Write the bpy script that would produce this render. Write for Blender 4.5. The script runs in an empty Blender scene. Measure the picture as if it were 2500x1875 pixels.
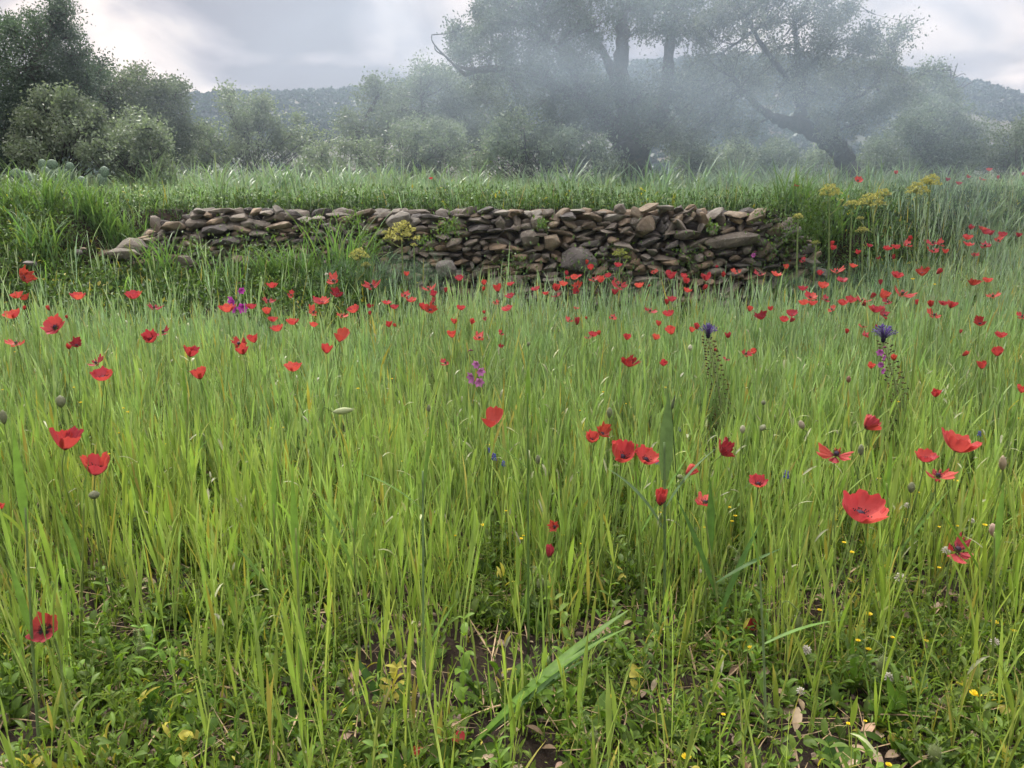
import bpy, bmesh, math, random
import numpy as np
from mathutils import Vector, Matrix, Euler

# ------------------------------------------------------------------ camera, sky, sun, exposure
SC = bpy.context.scene
COL = SC.collection
W, H, F = 2500.0, 1875.0, 1962.0
PITCH = math.radians(13.93)
CAMZ = 1.0
CLEAR = []      # flowers that the grass in front leaves partly free
cd = bpy.data.cameras.new('camera'); cam = bpy.data.objects.new('camera', cd); COL.objects.link(cam)
cam.location = (0, 0, CAMZ); cam.rotation_euler = (math.pi/2-PITCH, 0, 0)
cd.sensor_width = 36; cd.lens = 36*F/W; cd.clip_start = .02; cd.clip_end = 3000
SC.camera = cam

SUN_EL, SUN_AZ = math.radians(48), math.radians(-28)      # azimuth from +Y towards +X
EXPOSURE = 1.86
world = bpy.data.worlds.new("World"); SC.world = world; world.use_nodes = True
nt = world.node_tree; nt.nodes.clear()
def N(nt, t, **kw):
    n = nt.nodes.new(t)
    for k, v in kw.items():
        if k.startswith('_'):
            setattr(n, k[1:], v)
        else:
            n.inputs[k.replace('_', ' ')].default_value = v
    return n
def build_sky():
    L = nt.links.new
    out = N(nt, 'ShaderNodeOutputWorld'); bg = N(nt, 'ShaderNodeBackground', Strength=0.1)
    sky = N(nt, 'ShaderNodeTexSky'); sky.sky_type = 'NISHITA'; sky.sun_disc = False
    sky.sun_elevation = SUN_EL; sky.sun_rotation = SUN_AZ; sky.dust_density = 3
    tc = N(nt, 'ShaderNodeTexCoord'); sep = N(nt, 'ShaderNodeSeparateXYZ'); L(tc.outputs['Generated'], sep.inputs[0])
    def m(op, a, b=None, c=None, clamp=False):
        n = N(nt, 'ShaderNodeMath'); n.operation = op; n.use_clamp = clamp
        for i, v in enumerate((a, b, c)):
            if v is None: continue
            if isinstance(v, (int, float)): n.inputs[i].default_value = v
            else: L(v, n.inputs[i])
        return n.outputs[0]
    z = m('MAXIMUM', sep.outputs[2], 0.0)
    den = m('ADD', z, 0.35)
    cx = m('DIVIDE', sep.outputs[0], den); cy = m('DIVIDE', sep.outputs[1], den)
    comb = N(nt, 'ShaderNodeCombineXYZ'); L(cx, comb.inputs[0]); L(cy, comb.inputs[1]); L(m('MULTIPLY', z, .6), comb.inputs[2])
    mp = N(nt, 'ShaderNodeMapping'); L(comb.outputs[0], mp.inputs[0]); mp.inputs['Location'].default_value = (3.1, 1.7, 0)
    n1 = N(nt, 'ShaderNodeTexNoise', Scale=2.3, Detail=7.0, Roughness=.52, Distortion=.5); L(mp.outputs[0], n1.inputs['Vector'])
    # brighter breaks in the overcast, by direction
    def lobe(px, py, rad, amp):
        x = (px-W/2)/F; y = 1.0; zz = -(py-H/2)/F
        v = Vector((x, y*math.cos(PITCH)+zz*math.sin(PITCH), zz*math.cos(PITCH)-y*math.sin(PITCH))).normalized()
        d = N(nt, 'ShaderNodeVectorMath'); d.operation = 'DOT_PRODUCT'; L(tc.outputs['Generated'], d.inputs[0]); d.inputs[1].default_value = v
        k = 1/(1-math.cos(rad))
        a = m('MULTIPLY', m('SUBTRACT', 1.0, d.outputs['Value']), -k)
        return m('MULTIPLY', m('EXPONENT', a), amp)
    s = m('ADD', m('MULTIPLY', m('SUBTRACT', n1.outputs['Fac'], .5), 1.5), .47)
    for lb in ((440, 200, .08, .26), (330, 80, .05, .10), (230, 110, .06, .16), (1120, 60, .07, .22), (150, 30, .04, .04), (620, 50, .12, -.16), (780, 160, .10, -.10), (1000, 40, .05, -.02), (2400, 150, .25, .05), (2480, 230, .06, .1)):
        s = m('ADD', s, lobe(*lb))
    rp = N(nt, 'ShaderNodeValToRGB'); L(s, rp.inputs[0])
    e = rp.color_ramp.elements
    e[0].position = .36; e[0].color = (.74, .70, .81, 1); e[1].position = .74; e[1].color = (3.25, 2.75, 2.45, 1)
    e2 = e.new(.49); e2.color = (1.33, 1.21, 1.29, 1)
    e3 = e.new(.60); e3.color = (2.0, 1.79, 1.74, 1)
    zen = m('ADD', m('MULTIPLY', m('POWER', m('MAXIMUM', m('SUBTRACT', z, .20), 0.0), 1.5), ZEN), 1.0)
    mul = N(nt, 'ShaderNodeVectorMath'); mul.operation = 'SCALE'; L(rp.outputs[0], mul.inputs[0]); L(zen, mul.inputs['Scale'])
    mx = N(nt, 'ShaderNodeMix'); mx.data_type = 'RGBA'; mx.inputs[0].default_value = .97
    L(sky.outputs[0], mx.inputs[6]); L(mul.outputs[0], mx.inputs[7])
    L(mx.outputs[2], bg.inputs[0]); L(bg.outputs[0], out.inputs[0])
ZEN = 9.0
build_sky()
sl = bpy.data.lights.new('sun', 'SUN'); sl.energy = 1.5; sl.angle = math.radians(10); sl.color = (1, .95, .86)
so = bpy.data.objects.new('sun', sl); COL.objects.link(so)
sd = Vector((math.sin(SUN_AZ)*math.cos(SUN_EL), math.cos(SUN_AZ)*math.cos(SUN_EL), math.sin(SUN_EL)))
so.rotation_euler = sd.to_track_quat('Z', 'Y').to_euler(); so.location = (0, 0, 12)
SC.view_settings.view_transform = 'Standard'; SC.view_settings.look = 'None'
SC.view_settings.exposure = EXPOSURE; SC.view_settings.gamma = 1; SC.view_settings.use_curve_mapping = False
SC.render.engine = 'CYCLES'
SC.cycles.max_bounces = 8; SC.cycles.diffuse_bounces = 3; SC.cycles.transmission_bounces = 4; SC.cycles.volume_bounces = 2
SC.cycles.volume_step_rate = 1.0; SC.cycles.volume_max_steps = 96
SC.cycles.use_denoising = True

# ------------------------------------------------------------------ helpers
rng = np.random.default_rng(7); random.seed(7)
R = math.radians
def ray(px, py):
    x = (px-W/2)/F; zz = -(py-H/2)/F
    return np.array((x, math.cos(PITCH)+zz*math.sin(PITCH), zz*math.cos(PITCH)-math.sin(PITCH)))
def at(px, py, D):                                   # the point at depth y = D seen at pixel (px, py)
    r = ray(px, py); return np.array((0, 0, CAMZ)) + r*(D/r[1])
def sm(t):
    t = np.clip(t, 0, 1); return t*t*(3-2*t)
def _h(ix, iy, s):
    n = (ix*374761393 + iy*668265263 + s*1442695041) & 0x7fffffff
    n = ((n ^ (n >> 13))*1274126177) & 0x7fffffff
    return ((n ^ (n >> 16)) & 0xffff)/65535.0
def noise(x, y, s=0):                                # value noise 0..1
    x = np.asarray(x, float); y = np.asarray(y, float)
    ix = np.floor(x).astype(np.int64); iy = np.floor(y).astype(np.int64); fx = x-ix; fy = y-iy
    fx = fx*fx*(3-2*fx); fy = fy*fy*(3-2*fy)
    return (_h(ix, iy, s)*(1-fx)+_h(ix+1, iy, s)*fx)*(1-fy)+(_h(ix, iy+1, s)*(1-fx)+_h(ix+1, iy+1, s)*fx)*fy
def fbm(x, y, s=0, o=3):
    v = 0; a = .5
    for k in range(o):
        v = v+a*noise(x*2**k, y*2**k, s+k*17); a *= .5
    return v/(1-.5**o)
def yw(x):                                           # front line of the terrace
    return 6.05 + 2.0*sm((np.asarray(x, float)-2.2)/3.2) - .1*np.sin(np.asarray(x, float)*.9)
WX0, WX1 = -3.05, 2.15
def ground(x, y):
    x = np.asarray(x, float); y = np.asarray(y, float)
    line = yw(x)
    field = .05*(fbm(x*.8, y*.8, 3)-.5) + .16*sm((x-1)/4)*sm((y-3)/4.5)
    mound = sm((y-(line-1.75))/1.35)*(.27*(1-sm((x+1.3)/1.1))+.03)
    field = field + mound + .03*(fbm(x*3, y*3, 5)-.5)*sm((y-line+2)/1)
    terr = .80+.012*(y-6)+.05*(fbm(x*.7, y*.7, 9)-.5)
    terr = np.where(y > 24, terr-(y-24)*.03, terr)
    wl = sm((WX0+.25-x)/.55); wr = sm((x-WX1)/.5)
    width = .22+1.3*wl+.75*wr
    t = sm((y-(line+.12+.15*wr-width*.75*(wl+wr)))/width)
    return field*(1-t)+terr*t
def on_ground(px, py, h=0.0, far=9.0):               # march the pixel's ray to height h above the ground
    r = ray(px, py); r = r/r[1]
    ys = np.arange(.4, far, .02)
    P = np.array((0, 0, CAMZ))[None]+r[None]*ys[:, None]
    g = ground(P[:, 0], P[:, 1])+h
    k = np.argmax(P[:, 2] <= g)
    if not (P[:, 2] <= g).any(): k = len(ys)-1
    return P[k]
def mk(name, V, Q=None, T=None, mat=None, col=None, smooth=False, parent=None, loc=(0, 0, 0), fac=None):
    V = np.asarray(V, np.float32).reshape(-1, 3)-np.asarray(loc, np.float32)
    Q = np.zeros((0, 4), np.int64) if Q is None else np.asarray(Q, np.int64).reshape(-1, 4)
    T = np.zeros((0, 3), np.int64) if T is None else np.asarray(T, np.int64).reshape(-1, 3)
    me = bpy.data.meshes.new(name)
    me.vertices.add(len(V)); me.vertices.foreach_set('co', V.ravel())
    me.loops.add(Q.size+T.size); me.loops.foreach_set('vertex_index', np.concatenate([Q.ravel(), T.ravel()]).astype(np.int32))
    me.polygons.add(len(Q)+len(T))
    st = np.concatenate([np.arange(len(Q))*4, len(Q)*4+np.arange(len(T))*3]).astype(np.int32)
    me.polygons.foreach_set('loop_start', st)
    me.update(calc_edges=True)
    if smooth: me.polygons.foreach_set('use_smooth', np.ones(len(me.polygons), bool))
    if col is not None:
        a = me.attributes.new('col', 'FLOAT_COLOR', 'POINT')
        c = np.ones((len(V), 4), np.float32); c[:, :3] = col; a.data.foreach_set('color', c.ravel())
    if mat: me.materials.append(mat)
    me.validate()
    return obj(name, me, parent, loc)
def obj(name, me, parent=None, loc=(0, 0, 0), rot=(0, 0, 0), scale=(1, 1, 1)):
    o = bpy.data.objects.new(name, me); COL.objects.link(o); o.location = [float(v) for v in loc]; o.rotation_euler = rot; o.scale = scale
    if parent is not None: o.parent = parent
    return o
def tag(o, label=None, cat=None, group=None, kind=None):
    if label: o['label'] = label
    if cat: o['category'] = cat
    if group: o['group'] = group
    if kind: o['kind'] = kind
    return o
def thing(name, label, cat, loc=(0, 0, 0), group=None):
    return tag(obj(name, None, None, loc), label, cat, group)
class Acc:                                           # gathers vertices/faces/colours of one mesh
    def __init__(s): s.V = []; s.Q = []; s.T = []; s.C = []; s.n = 0
    def add(s, V, Q=None, T=None, C=None):
        V = np.asarray(V, float).reshape(-1, 3)
        if Q is not None and len(Q): s.Q.append(np.asarray(Q)+s.n)
        if T is not None and len(T): s.T.append(np.asarray(T)+s.n)
        s.V.append(V); s.C.append(np.broadcast_to(np.asarray(C if C is not None else (1, 1, 1), float), V.shape)); s.n += len(V)
        return s
    def build(s, name, mat, parent=None, loc=(0, 0, 0), smooth=False):
        return mk(name, np.concatenate(s.V), np.concatenate(s.Q) if s.Q else None, np.concatenate(s.T) if s.T else None,
                  mat, np.concatenate(s.C), smooth, parent, loc)
def ribbons(base, az, length, wid, lean, bend, seg=4, prof=None, tw0=0., tw=0., fold=0., p=1.3):
    n = len(base); o = np.ones(n); az = az*o; length = length*o; wid = wid*o; lean = lean*o; bend = bend*o; tw0 = tw0*o; tw = tw*o
    t = np.linspace(0, 1, seg+1)
    if prof is None: prof = np.clip(np.minimum(.45+2.2*t, (1-t)*2.4), .03, 1)
    th = lean[:, None]+bend[:, None]*t[None]**p
    ds = length[:, None]/seg
    thm = (th[:, 1:]+th[:, :-1])/2
    r = np.concatenate([np.zeros((n, 1)), np.cumsum(np.sin(thm)*ds, 1)], 1)
    z = np.concatenate([np.zeros((n, 1)), np.cumsum(np.cos(thm)*ds, 1)], 1)
    ca, sa = np.cos(az)[:, None], np.sin(az)[:, None]
    P = np.stack([base[:, 0:1]+r*ca, base[:, 1:2]+r*sa, base[:, 2:3]+z], -1)
    tau = tw0[:, None]+tw[:, None]*t[None]
    side = np.stack([-sa*np.ones_like(r), ca*np.ones_like(r), 0*r], -1)
    nrm = np.stack([-np.cos(th)*ca, -np.cos(th)*sa, np.sin(th)], -1)
    s = side*np.cos(tau)[..., None]+nrm*np.sin(tau)[..., None]
    nn = nrm*np.cos(tau)[..., None]-side*np.sin(tau)[..., None]
    w = (wid[:, None]*prof[None]/2)[..., None]
    if fold:
        V = np.stack([P-s*w, P-nn*w*fold, P+s*w], 2); k = 3
    else:
        V = np.stack([P-s*w, P+s*w], 2); k = 2
    idx = (np.arange(n)[:, None, None]*(seg+1)+np.arange(seg)[None, :, None])*k+np.arange(k-1)[None, None]
    Q = np.stack([idx, idx+1, idx+k+1, idx+k], -1).reshape(-1, 4)
    tt = np.broadcast_to(t[None, :, None], (n, seg+1, k)).reshape(-1)
    ii = np.broadcast_to(np.arange(n)[:, None, None], (n, seg+1, k)).reshape(-1)
    return V.reshape(-1, 3), Q, ii, tt, P
def inst(tv, tq, tt, pos, yaw, pitch, roll, sc):     # numpy instances of a template inside one mesh
    n = len(pos); cy, sy = np.cos(yaw), np.sin(yaw); cp, sp = np.cos(pitch), np.sin(pitch); cr, sr = np.cos(roll), np.sin(roll)
    Z = np.zeros(n); O = np.ones(n)
    def M(rows): return np.stack([np.stack([a*O for a in r], -1) for r in rows], -2)
    Rz = M([(cy, -sy, Z), (sy, cy, Z), (Z, Z, O)]); Rx = M([(O, Z, Z), (Z, cp, -sp), (Z, sp, cp)]); Ry = M([(cr, Z, sr), (Z, O, Z), (-sr, Z, cr)])
    RR = Rz@Rx@Ry
    sc = np.asarray(sc, float); sc = sc[:, None]*np.ones(3) if sc.ndim == 1 else sc
    V = np.einsum('nij,nkj->nki', RR, tv[None]*sc[:, None, :])+pos[:, None]
    k = len(tv); off = (np.arange(n)*k)[:, None, None]
    Q = (tq[None]+off).reshape(-1, 4) if tq is not None and len(tq) else None
    T = (tt[None]+off).reshape(-1, 3) if tt is not None and len(tt) else None
    return V.reshape(-1, 3), Q, T, np.repeat(np.arange(n), k)
def tube(P, rad, k=6):
    P = np.asarray(P, float); rad = np.asarray(rad, float)*np.ones(len(P)); n = len(P)
    tg = np.gradient(P, axis=0); tg /= np.linalg.norm(tg, axis=1)[:, None]+1e-9
    up = np.array((0.31, .95, .05)); a = np.cross(tg, up); bad = np.linalg.norm(a, axis=1) < .1
    a[bad] = np.cross(tg[bad], (1, 0, 0)); a /= np.linalg.norm(a, axis=1)[:, None]; b = np.cross(tg, a)
    ph = np.arange(k)*2*math.pi/k
    V = P[:, None]+rad[:, None, None]*(a[:, None]*np.cos(ph)[None, :, None]+b[:, None]*np.sin(ph)[None, :, None])
    i = np.arange(n-1)[:, None]*k; j = np.arange(k)[None]; j2 = (j+1) % k
    Q = np.stack([i+j, i+j2, i+k+j2, i+k+j], -1).reshape(-1, 4)
    V = V.reshape(-1, 3)
    V = np.concatenate([V, P[:1], P[-1:]]); e = n*k
    T = np.concatenate([np.stack([np.full(k, e), (np.arange(k)+1) % k, np.arange(k)], -1),
                        np.stack([np.full(k, e+1), (n-1)*k+np.arange(k), (n-1)*k+(np.arange(k)+1) % k], -1)])
    return V, Q, T
def curve_pts(P, n=6):                               # Catmull-Rom through control points (any columns)
    P = np.asarray(P, float); Q = np.vstack([2*P[0]-P[1], P, 2*P[-1]-P[-2]]); out = []
    for i in range(1, len(Q)-2):
        for t in np.arange(n)/n:
            a, b, c, d = Q[i-1:i+3]
            out.append(.5*((2*b)+(-a+c)*t+(2*a-5*b+4*c-d)*t*t+(-a+3*b-3*c+d)*t**3))
    out.append(Q[-2]); return np.array(out)

# ------------------------------------------------------------------ materials
def newmat(name):
    m = bpy.data.materials.new(name); m.use_nodes = True; m.node_tree.nodes.clear(); return m, m.node_tree
def leafmat(name, base=(1, 1, 1), use_col=True, trans=.35, rough=.5, spec=.35, nscale=30., namp=.25, tint=(1.15, 1.2, .6), big=0.):
    m, t = newmat(name); L = t.links.new
    out = N(t, 'ShaderNodeOutputMaterial'); pr = N(t, 'ShaderNodeBsdfPrincipled', Roughness=rough); pr.inputs['Specular IOR Level'].default_value = spec
    tl = N(t, 'ShaderNodeBsdfTranslucent'); mix = N(t, 'ShaderNodeMixShader', Fac=trans)
    tc = N(t, 'ShaderNodeTexCoord'); nz = N(t, 'ShaderNodeTexNoise', Scale=nscale, Detail=3.); L(tc.outputs['Object'], nz.inputs['Vector'])
    mr = N(t, 'ShaderNodeMapRange'); L(nz.outputs['Fac'], mr.inputs[0]); mr.inputs[1].default_value = .3; mr.inputs[2].default_value = .7
    mr.inputs[3].default_value = 1-namp; mr.inputs[4].default_value = 1+namp
    rgb = N(t, 'ShaderNodeRGB'); rgb.outputs[0].default_value = (*base, 1); src = rgb.outputs[0]
    if use_col:
        at_ = N(t, 'ShaderNodeAttribute'); at_.attribute_name = 'col'; mm = N(t, 'ShaderNodeVectorMath'); mm.operation = 'MULTIPLY'
        L(src, mm.inputs[0]); L(at_.outputs['Color'], mm.inputs[1]); src = mm.outputs[0]
    v = N(t, 'ShaderNodeVectorMath'); v.operation = 'SCALE'; L(src, v.inputs[0]); L(mr.outputs[0], v.inputs['Scale']); src = v.outputs[0]
    L(src, pr.inputs['Base Color'])
    v2 = N(t, 'ShaderNodeVectorMath'); v2.operation = 'MULTIPLY'; L(src, v2.inputs[0]); v2.inputs[1].default_value = tint; L(v2.outputs[0], tl.inputs[0])
    L(pr.outputs[0], mix.inputs[1]); L(tl.outputs[0], mix.inputs[2]); L(mix.outputs[0], out.inputs[0])
    return m
def rockmat(name, c1, c2, c3=None, scale=8., bump=.5, use_col=False, rnd=True, lichen=.0, rough=.85):
    m, t = newmat(name); L = t.links.new
    out = N(t, 'ShaderNodeOutputMaterial'); pr = N(t, 'ShaderNodeBsdfPrincipled', Roughness=rough); pr.inputs['Specular IOR Level'].default_value = .25
    tc = N(t, 'ShaderNodeTexCoord'); geo = N(t, 'ShaderNodeNewGeometry')
    n1 = N(t, 'ShaderNodeTexNoise', Scale=scale, Detail=6., Roughness=.65); L(geo.outputs['Position'], n1.inputs['Vector'])
    rp = N(t, 'ShaderNodeValToRGB'); L(n1.outputs['Fac'], rp.inputs[0]); e = rp.color_ramp.elements
    e[0].position = .3; e[0].color = (*c1, 1); e[1].position = .7; e[1].color = (*c2, 1)
    src = rp.outputs[0]
    if c3:
        n3 = N(t, 'ShaderNodeTexNoise', Scale=scale*.35, Detail=3.); L(geo.outputs['Position'], n3.inputs['Vector'])
        mr3 = N(t, 'ShaderNodeMapRange'); L(n3.outputs['Fac'], mr3.inputs[0]); mr3.inputs[1].default_value = .45; mr3.inputs[2].default_value = .65
        mx = N(t, 'ShaderNodeMix'); mx.data_type = 'RGBA'; L(mr3.outputs[0], mx.inputs[0]); L(src, mx.inputs[6]); mx.inputs[7].default_value = (*c3, 1); src = mx.outputs[2]
    if rnd:
        oi = N(t, 'ShaderNodeObjectInfo'); r2 = N(t, 'ShaderNodeValToRGB'); L(oi.outputs['Random'], r2.inputs[0]); r2.color_ramp.interpolation = 'CONSTANT'
        el = r2.color_ramp.elements; el[0].position = 0; el[0].color = (.62, .62, .64, 1); el[1].position = .25; el[1].color = (.95, .92, .86, 1)
        for p_, c_ in ((.45, (.75, .72, .66, 1)), (.6, (1.25, 1.1, .90, 1)), (.72, (1.1, 1.1, 1.06, 1)), (.85, (.9, .8, .66, 1))):
            q = el.new(p_); q.color = c_
        v = N(t, 'ShaderNodeVectorMath'); v.operation = 'MULTIPLY'; L(src, v.inputs[0]); L(r2.outputs[0], v.inputs[1]); src = v.outputs[0]
    if use_col:
        a = N(t, 'ShaderNodeAttribute'); a.attribute_name = 'col'; v = N(t, 'ShaderNodeVectorMath'); v.operation = 'MULTIPLY'
        L(src, v.inputs[0]); L(a.outputs['Color'], v.inputs[1]); src = v.outputs[0]
    if lichen:
        n4 = N(t, 'ShaderNodeTexNoise', Scale=45., Detail=4., Roughness=.7); L(geo.outputs['Position'], n4.inputs['Vector'])
        mr4 = N(t, 'ShaderNodeMapRange'); L(n4.outputs['Fac'], mr4.inputs[0]); mr4.inputs[1].default_value = .58; mr4.inputs[2].default_value = .66; mr4.inputs[4].default_value = lichen
        mx = N(t, 'ShaderNodeMix'); mx.data_type = 'RGBA'; L(mr4.outputs[0], mx.inputs[0]); L(src, mx.inputs[6]); mx.inputs[7].default_value = (.36, .36, .30, 1); src = mx.outputs[2]
    L(src, pr.inputs['Base Color'])
    nb = N(t, 'ShaderNodeTexNoise', Scale=scale*4, Detail=6., Roughness=.7); L(geo.outputs['Position'], nb.inputs['Vector'])
    bp = N(t, 'ShaderNodeBump', Strength=bump, Distance=.02); L(nb.outputs['Fac'], bp.inputs['Height']); L(bp.outputs[0], pr.inputs['Normal'])
    L(pr.outputs[0], out.inputs[0]); return m
M = {}
M['soil'] = rockmat('soil', (.02, .013, .009), (.065, .045, .03), (.035, .025, .018), 14., 1.0, rnd=False)
M['hill'] = rockmat('hill_ground', (.13, .10, .085), (.05, .065, .04), (.045, .06, .045), .06, .3, rnd=False)
M['stone'] = rockmat('wall_stone', (.115, .108, .095), (.29, .27, .23), None, 9., .8, lichen=.5)
M['stone2'] = rockmat('small_wall_stone', (.105, .098, .086), (.28, .255, .215), None, 9., .7, use_col=True, rnd=False, lichen=.4)
M['pebble'] = rockmat('pebble', (.16, .12, .09), (.36, .30, .24), None, 30., .6, use_col=True, rnd=False)
M['bark'] = rockmat('bark', (.025, .02, .016), (.10, .085, .07), None, 22., 1.0, rnd=False)
M['grass'] = leafmat('grass_blade', trans=.32, tint=(1.06, 1.12, .68), rough=.45, spec=.32, nscale=12., namp=.22)
M['weed'] = leafmat('weed_leaf', trans=.38, rough=.5, spec=.2, tint=(1.25, 1.25, .55), nscale=60., namp=.2)
M['tree'] = leafmat('tree_leaf', trans=.35, rough=.5, spec=.3, nscale=3., namp=.3, tint=(1.1, 1.2, .7))
M['stem'] = leafmat('stem_green', trans=.35, rough=.7, spec=.1, nscale=40.)
M['straw'] = leafmat('dry_straw', trans=.2, rough=.6, nscale=40.)
M['plain'] = leafmat('flower_part', trans=.3, rough=.6, spec=.2, nscale=80., namp=.15, tint=(1, 1, 1))
def petalmat():
    m, t = newmat('poppy_petal'); L = t.links.new
    out = N(t, 'ShaderNodeOutputMaterial'); pr = N(t, 'ShaderNodeBsdfPrincipled', Roughness=.48); pr.inputs['Specular IOR Level'].default_value = .3
    pr.inputs['Sheen Weight'].default_value = .25; pr.inputs['Sheen Roughness'].default_value = .4; pr.inputs['Sheen Tint'].default_value = (1, .55, .5, 1)
    tl = N(t, 'ShaderNodeBsdfTranslucent'); mix = N(t, 'ShaderNodeMixShader', Fac=.38)
    a = N(t, 'ShaderNodeAttribute'); a.attribute_name = 'col'
    oi = N(t, 'ShaderNodeObjectInfo'); hs = N(t, 'ShaderNodeHueSaturation')
    mr = N(t, 'ShaderNodeMapRange'); L(oi.outputs['Random'], mr.inputs[0]); mr.inputs[3].default_value = .75; mr.inputs[4].default_value = 1.2
    L(mr.outputs[0], hs.inputs['Value']); L(a.outputs['Color'], hs.inputs['Color'])
    mh = N(t, 'ShaderNodeMapRange'); L(oi.outputs['Random'], mh.inputs[0]); mh.inputs[3].default_value = .493; mh.inputs[4].default_value = .512; L(mh.outputs[0], hs.inputs['Hue'])
    tc = N(t, 'ShaderNodeTexCoord'); nz = N(t, 'ShaderNodeTexNoise', Scale=180., Detail=3.); mp = N(t, 'ShaderNodeMapping'); mp.inputs['Scale'].default_value = (1, 1, .25)
    L(tc.outputs['Object'], mp.inputs[0]); L(mp.outputs[0], nz.inputs['Vector'])
    bp = N(t, 'ShaderNodeBump', Strength=.35, Distance=.002); L(nz.outputs['Fac'], bp.inputs['Height']); L(bp.outputs[0], pr.inputs['Normal'])
    L(hs.outputs[0], pr.inputs['Base Color']); L(hs.outputs[0], tl.inputs[0])
    L(pr.outputs[0], mix.inputs[1]); L(tl.outputs[0], mix.inputs[2]); L(mix.outputs[0], out.inputs[0]); return m
M['petal'] = petalmat()
# ------------------------------------------------------------------ ground sheet
def grid(xs, ys, f):
    X, Y = np.meshgrid(xs, ys); Z = f(X, Y); V = np.stack([X, Y, Z], -1).reshape(-1, 3)
    nx, ny = len(xs), len(ys); i = np.arange(ny-1)[:, None]*nx; j = np.arange(nx-1)[None]
    return V, np.stack([i+j, i+j+1, i+nx+j+1, i+nx+j], -1).reshape(-1, 4)
def hill_h(x, y):
    # ridge height at y = 300 read along the skyline, falling towards the viewer
    ax = np.asarray(x)/np.maximum(np.asarray(y), 1.)*F+W/2
    sk = np.interp(ax, [-1500, -300, 200, 430, 600, 870, 1000, 1100, 1250, 1400, 1600, 1750, 1900, 2100, 2330, 2400, 2500, 2800, 3500],
                   [330, 300, 268, 257, 250, 240, 222, 212, 200, 190, 180, 172, 172, 188, 226, 244, 270, 330, 400])
    top = (458-sk)/F*300-2.2
    t = sm((np.asarray(y)-70)/230)
    nb = (fbm(np.asarray(x)*.02, np.asarray(y)*.02, 31, 4)-.5)*6*sm((np.asarray(y)-70)/120)*(1-.8*sm((np.asarray(y)-230)/60))
    return top*t+nb-1.0*(1-t)
def ground_all(X, Y):
    g = ground(X, np.minimum(Y, 60)); far = sm((Y-45)/40)
    micro = .03*(fbm(X*7, Y*7, 41, 3)-.5)*(Y < 7)+.015*(fbm(X*30, Y*30, 43, 2)-.5)*(Y < 4)
    return (g+micro)*(1-far)+hill_h(X, Y)*far
xs = np.concatenate([np.linspace(-420, -40, 60), np.linspace(-38, -8, 24), np.linspace(-7.5, -4.1, 18), np.arange(-4, 4.01, .045), np.linspace(4.1, 8, 40), np.linspace(8.6, 38, 24), np.linspace(40, 420, 60)])
ys = np.concatenate([np.linspace(-60, -3, 12), np.linspace(-2, .9, 12), np.arange(1, 3.6, .035), np.arange(3.6, 8.6, .07), np.linspace(8.8, 24, 60), np.linspace(25, 60, 40), np.linspace(63, 330, 110), np.linspace(335, 380, 8)])
def gz(X, Y):
    Z = ground_all(X, Y); return np.where(Y > 325, Z-(Y-325)*.12, Z)
V, Q = grid(xs, ys, gz)
gnd = mk('ground', V, Q, None, M['soil'], None, True); gnd['kind'] = 'structure'
# the part beyond the terrace is the stony hill
gnd.data.materials.append(M['hill'])
cy = V[Q[:, 0], 1]; gnd.data.polygons.foreach_set('material_index', (cy > 40).astype(np.int32)); gnd.data.update()

# scrub on the hill: uneven leafy clumps, too many to count
def blob_template(seed, nl=46):
    r = np.random.default_rng(seed); V = []; 
    d = r.normal(size=(nl, 3)); d /= np.linalg.norm(d, axis=1)[:, None]; d[:, 2] = np.abs(d[:, 2])
    c = d*(.55+.45*r.random((nl, 1))); a = r.normal(size=(nl, 3)); b = r.normal(size=(nl, 3))
    a /= np.linalg.norm(a, axis=1)[:, None]; b -= a*(a*b).sum(1)[:, None]; b /= np.linalg.norm(b, axis=1)[:, None]
    s = .22+.2*r.random((nl, 1))
    V = np.stack([c-a*s, c+b*s*.8, c+a*s, c-b*s*.8], 1).reshape(-1, 3); Qd = np.arange(nl*4).reshape(-1, 4)
    return V, Qd
acc = Acc()
for s in range(4):
    n = 5200
    y = 75+235*rng.random(n)**.75; x = (rng.random(n)*2-1)*(y*.72+10)
    keep = fbm(x*.03, y*.03, 77)+.35*sm((y-120)/150) > .33+.25*rng.random(n)
    x, y = x[keep], y[keep]
    if s == 3:
        y = 285+30*rng.random(1500); x = (rng.random(1500)*2-1)*y*.72
    tv, tq = blob_template(90+s)
    sc = (.6+1.3*rng.random(len(x))**2)*(1 if s < 3 else 1.25)
    Vv, Qq, _, ii = inst(tv, tq, None, np.stack([x, y, hill_h(x, y)], -1), rng.random(len(x))*6.28, 0*x, 0*x, np.stack([sc, sc, sc*(.7+.5*rng.random(len(x)))], -1))
    g = rng.random(len(x))
    c = np.stack([.018+.015*g, .038+.028*g, .03+.015*g], -1)
    acc.add(Vv, Qq, None, c[ii])
tag(acc.build('hillside_scrub', M['tree']), 'dark low scrub dotted over the distant hillside', 'scrub', kind='stuff')

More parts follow.
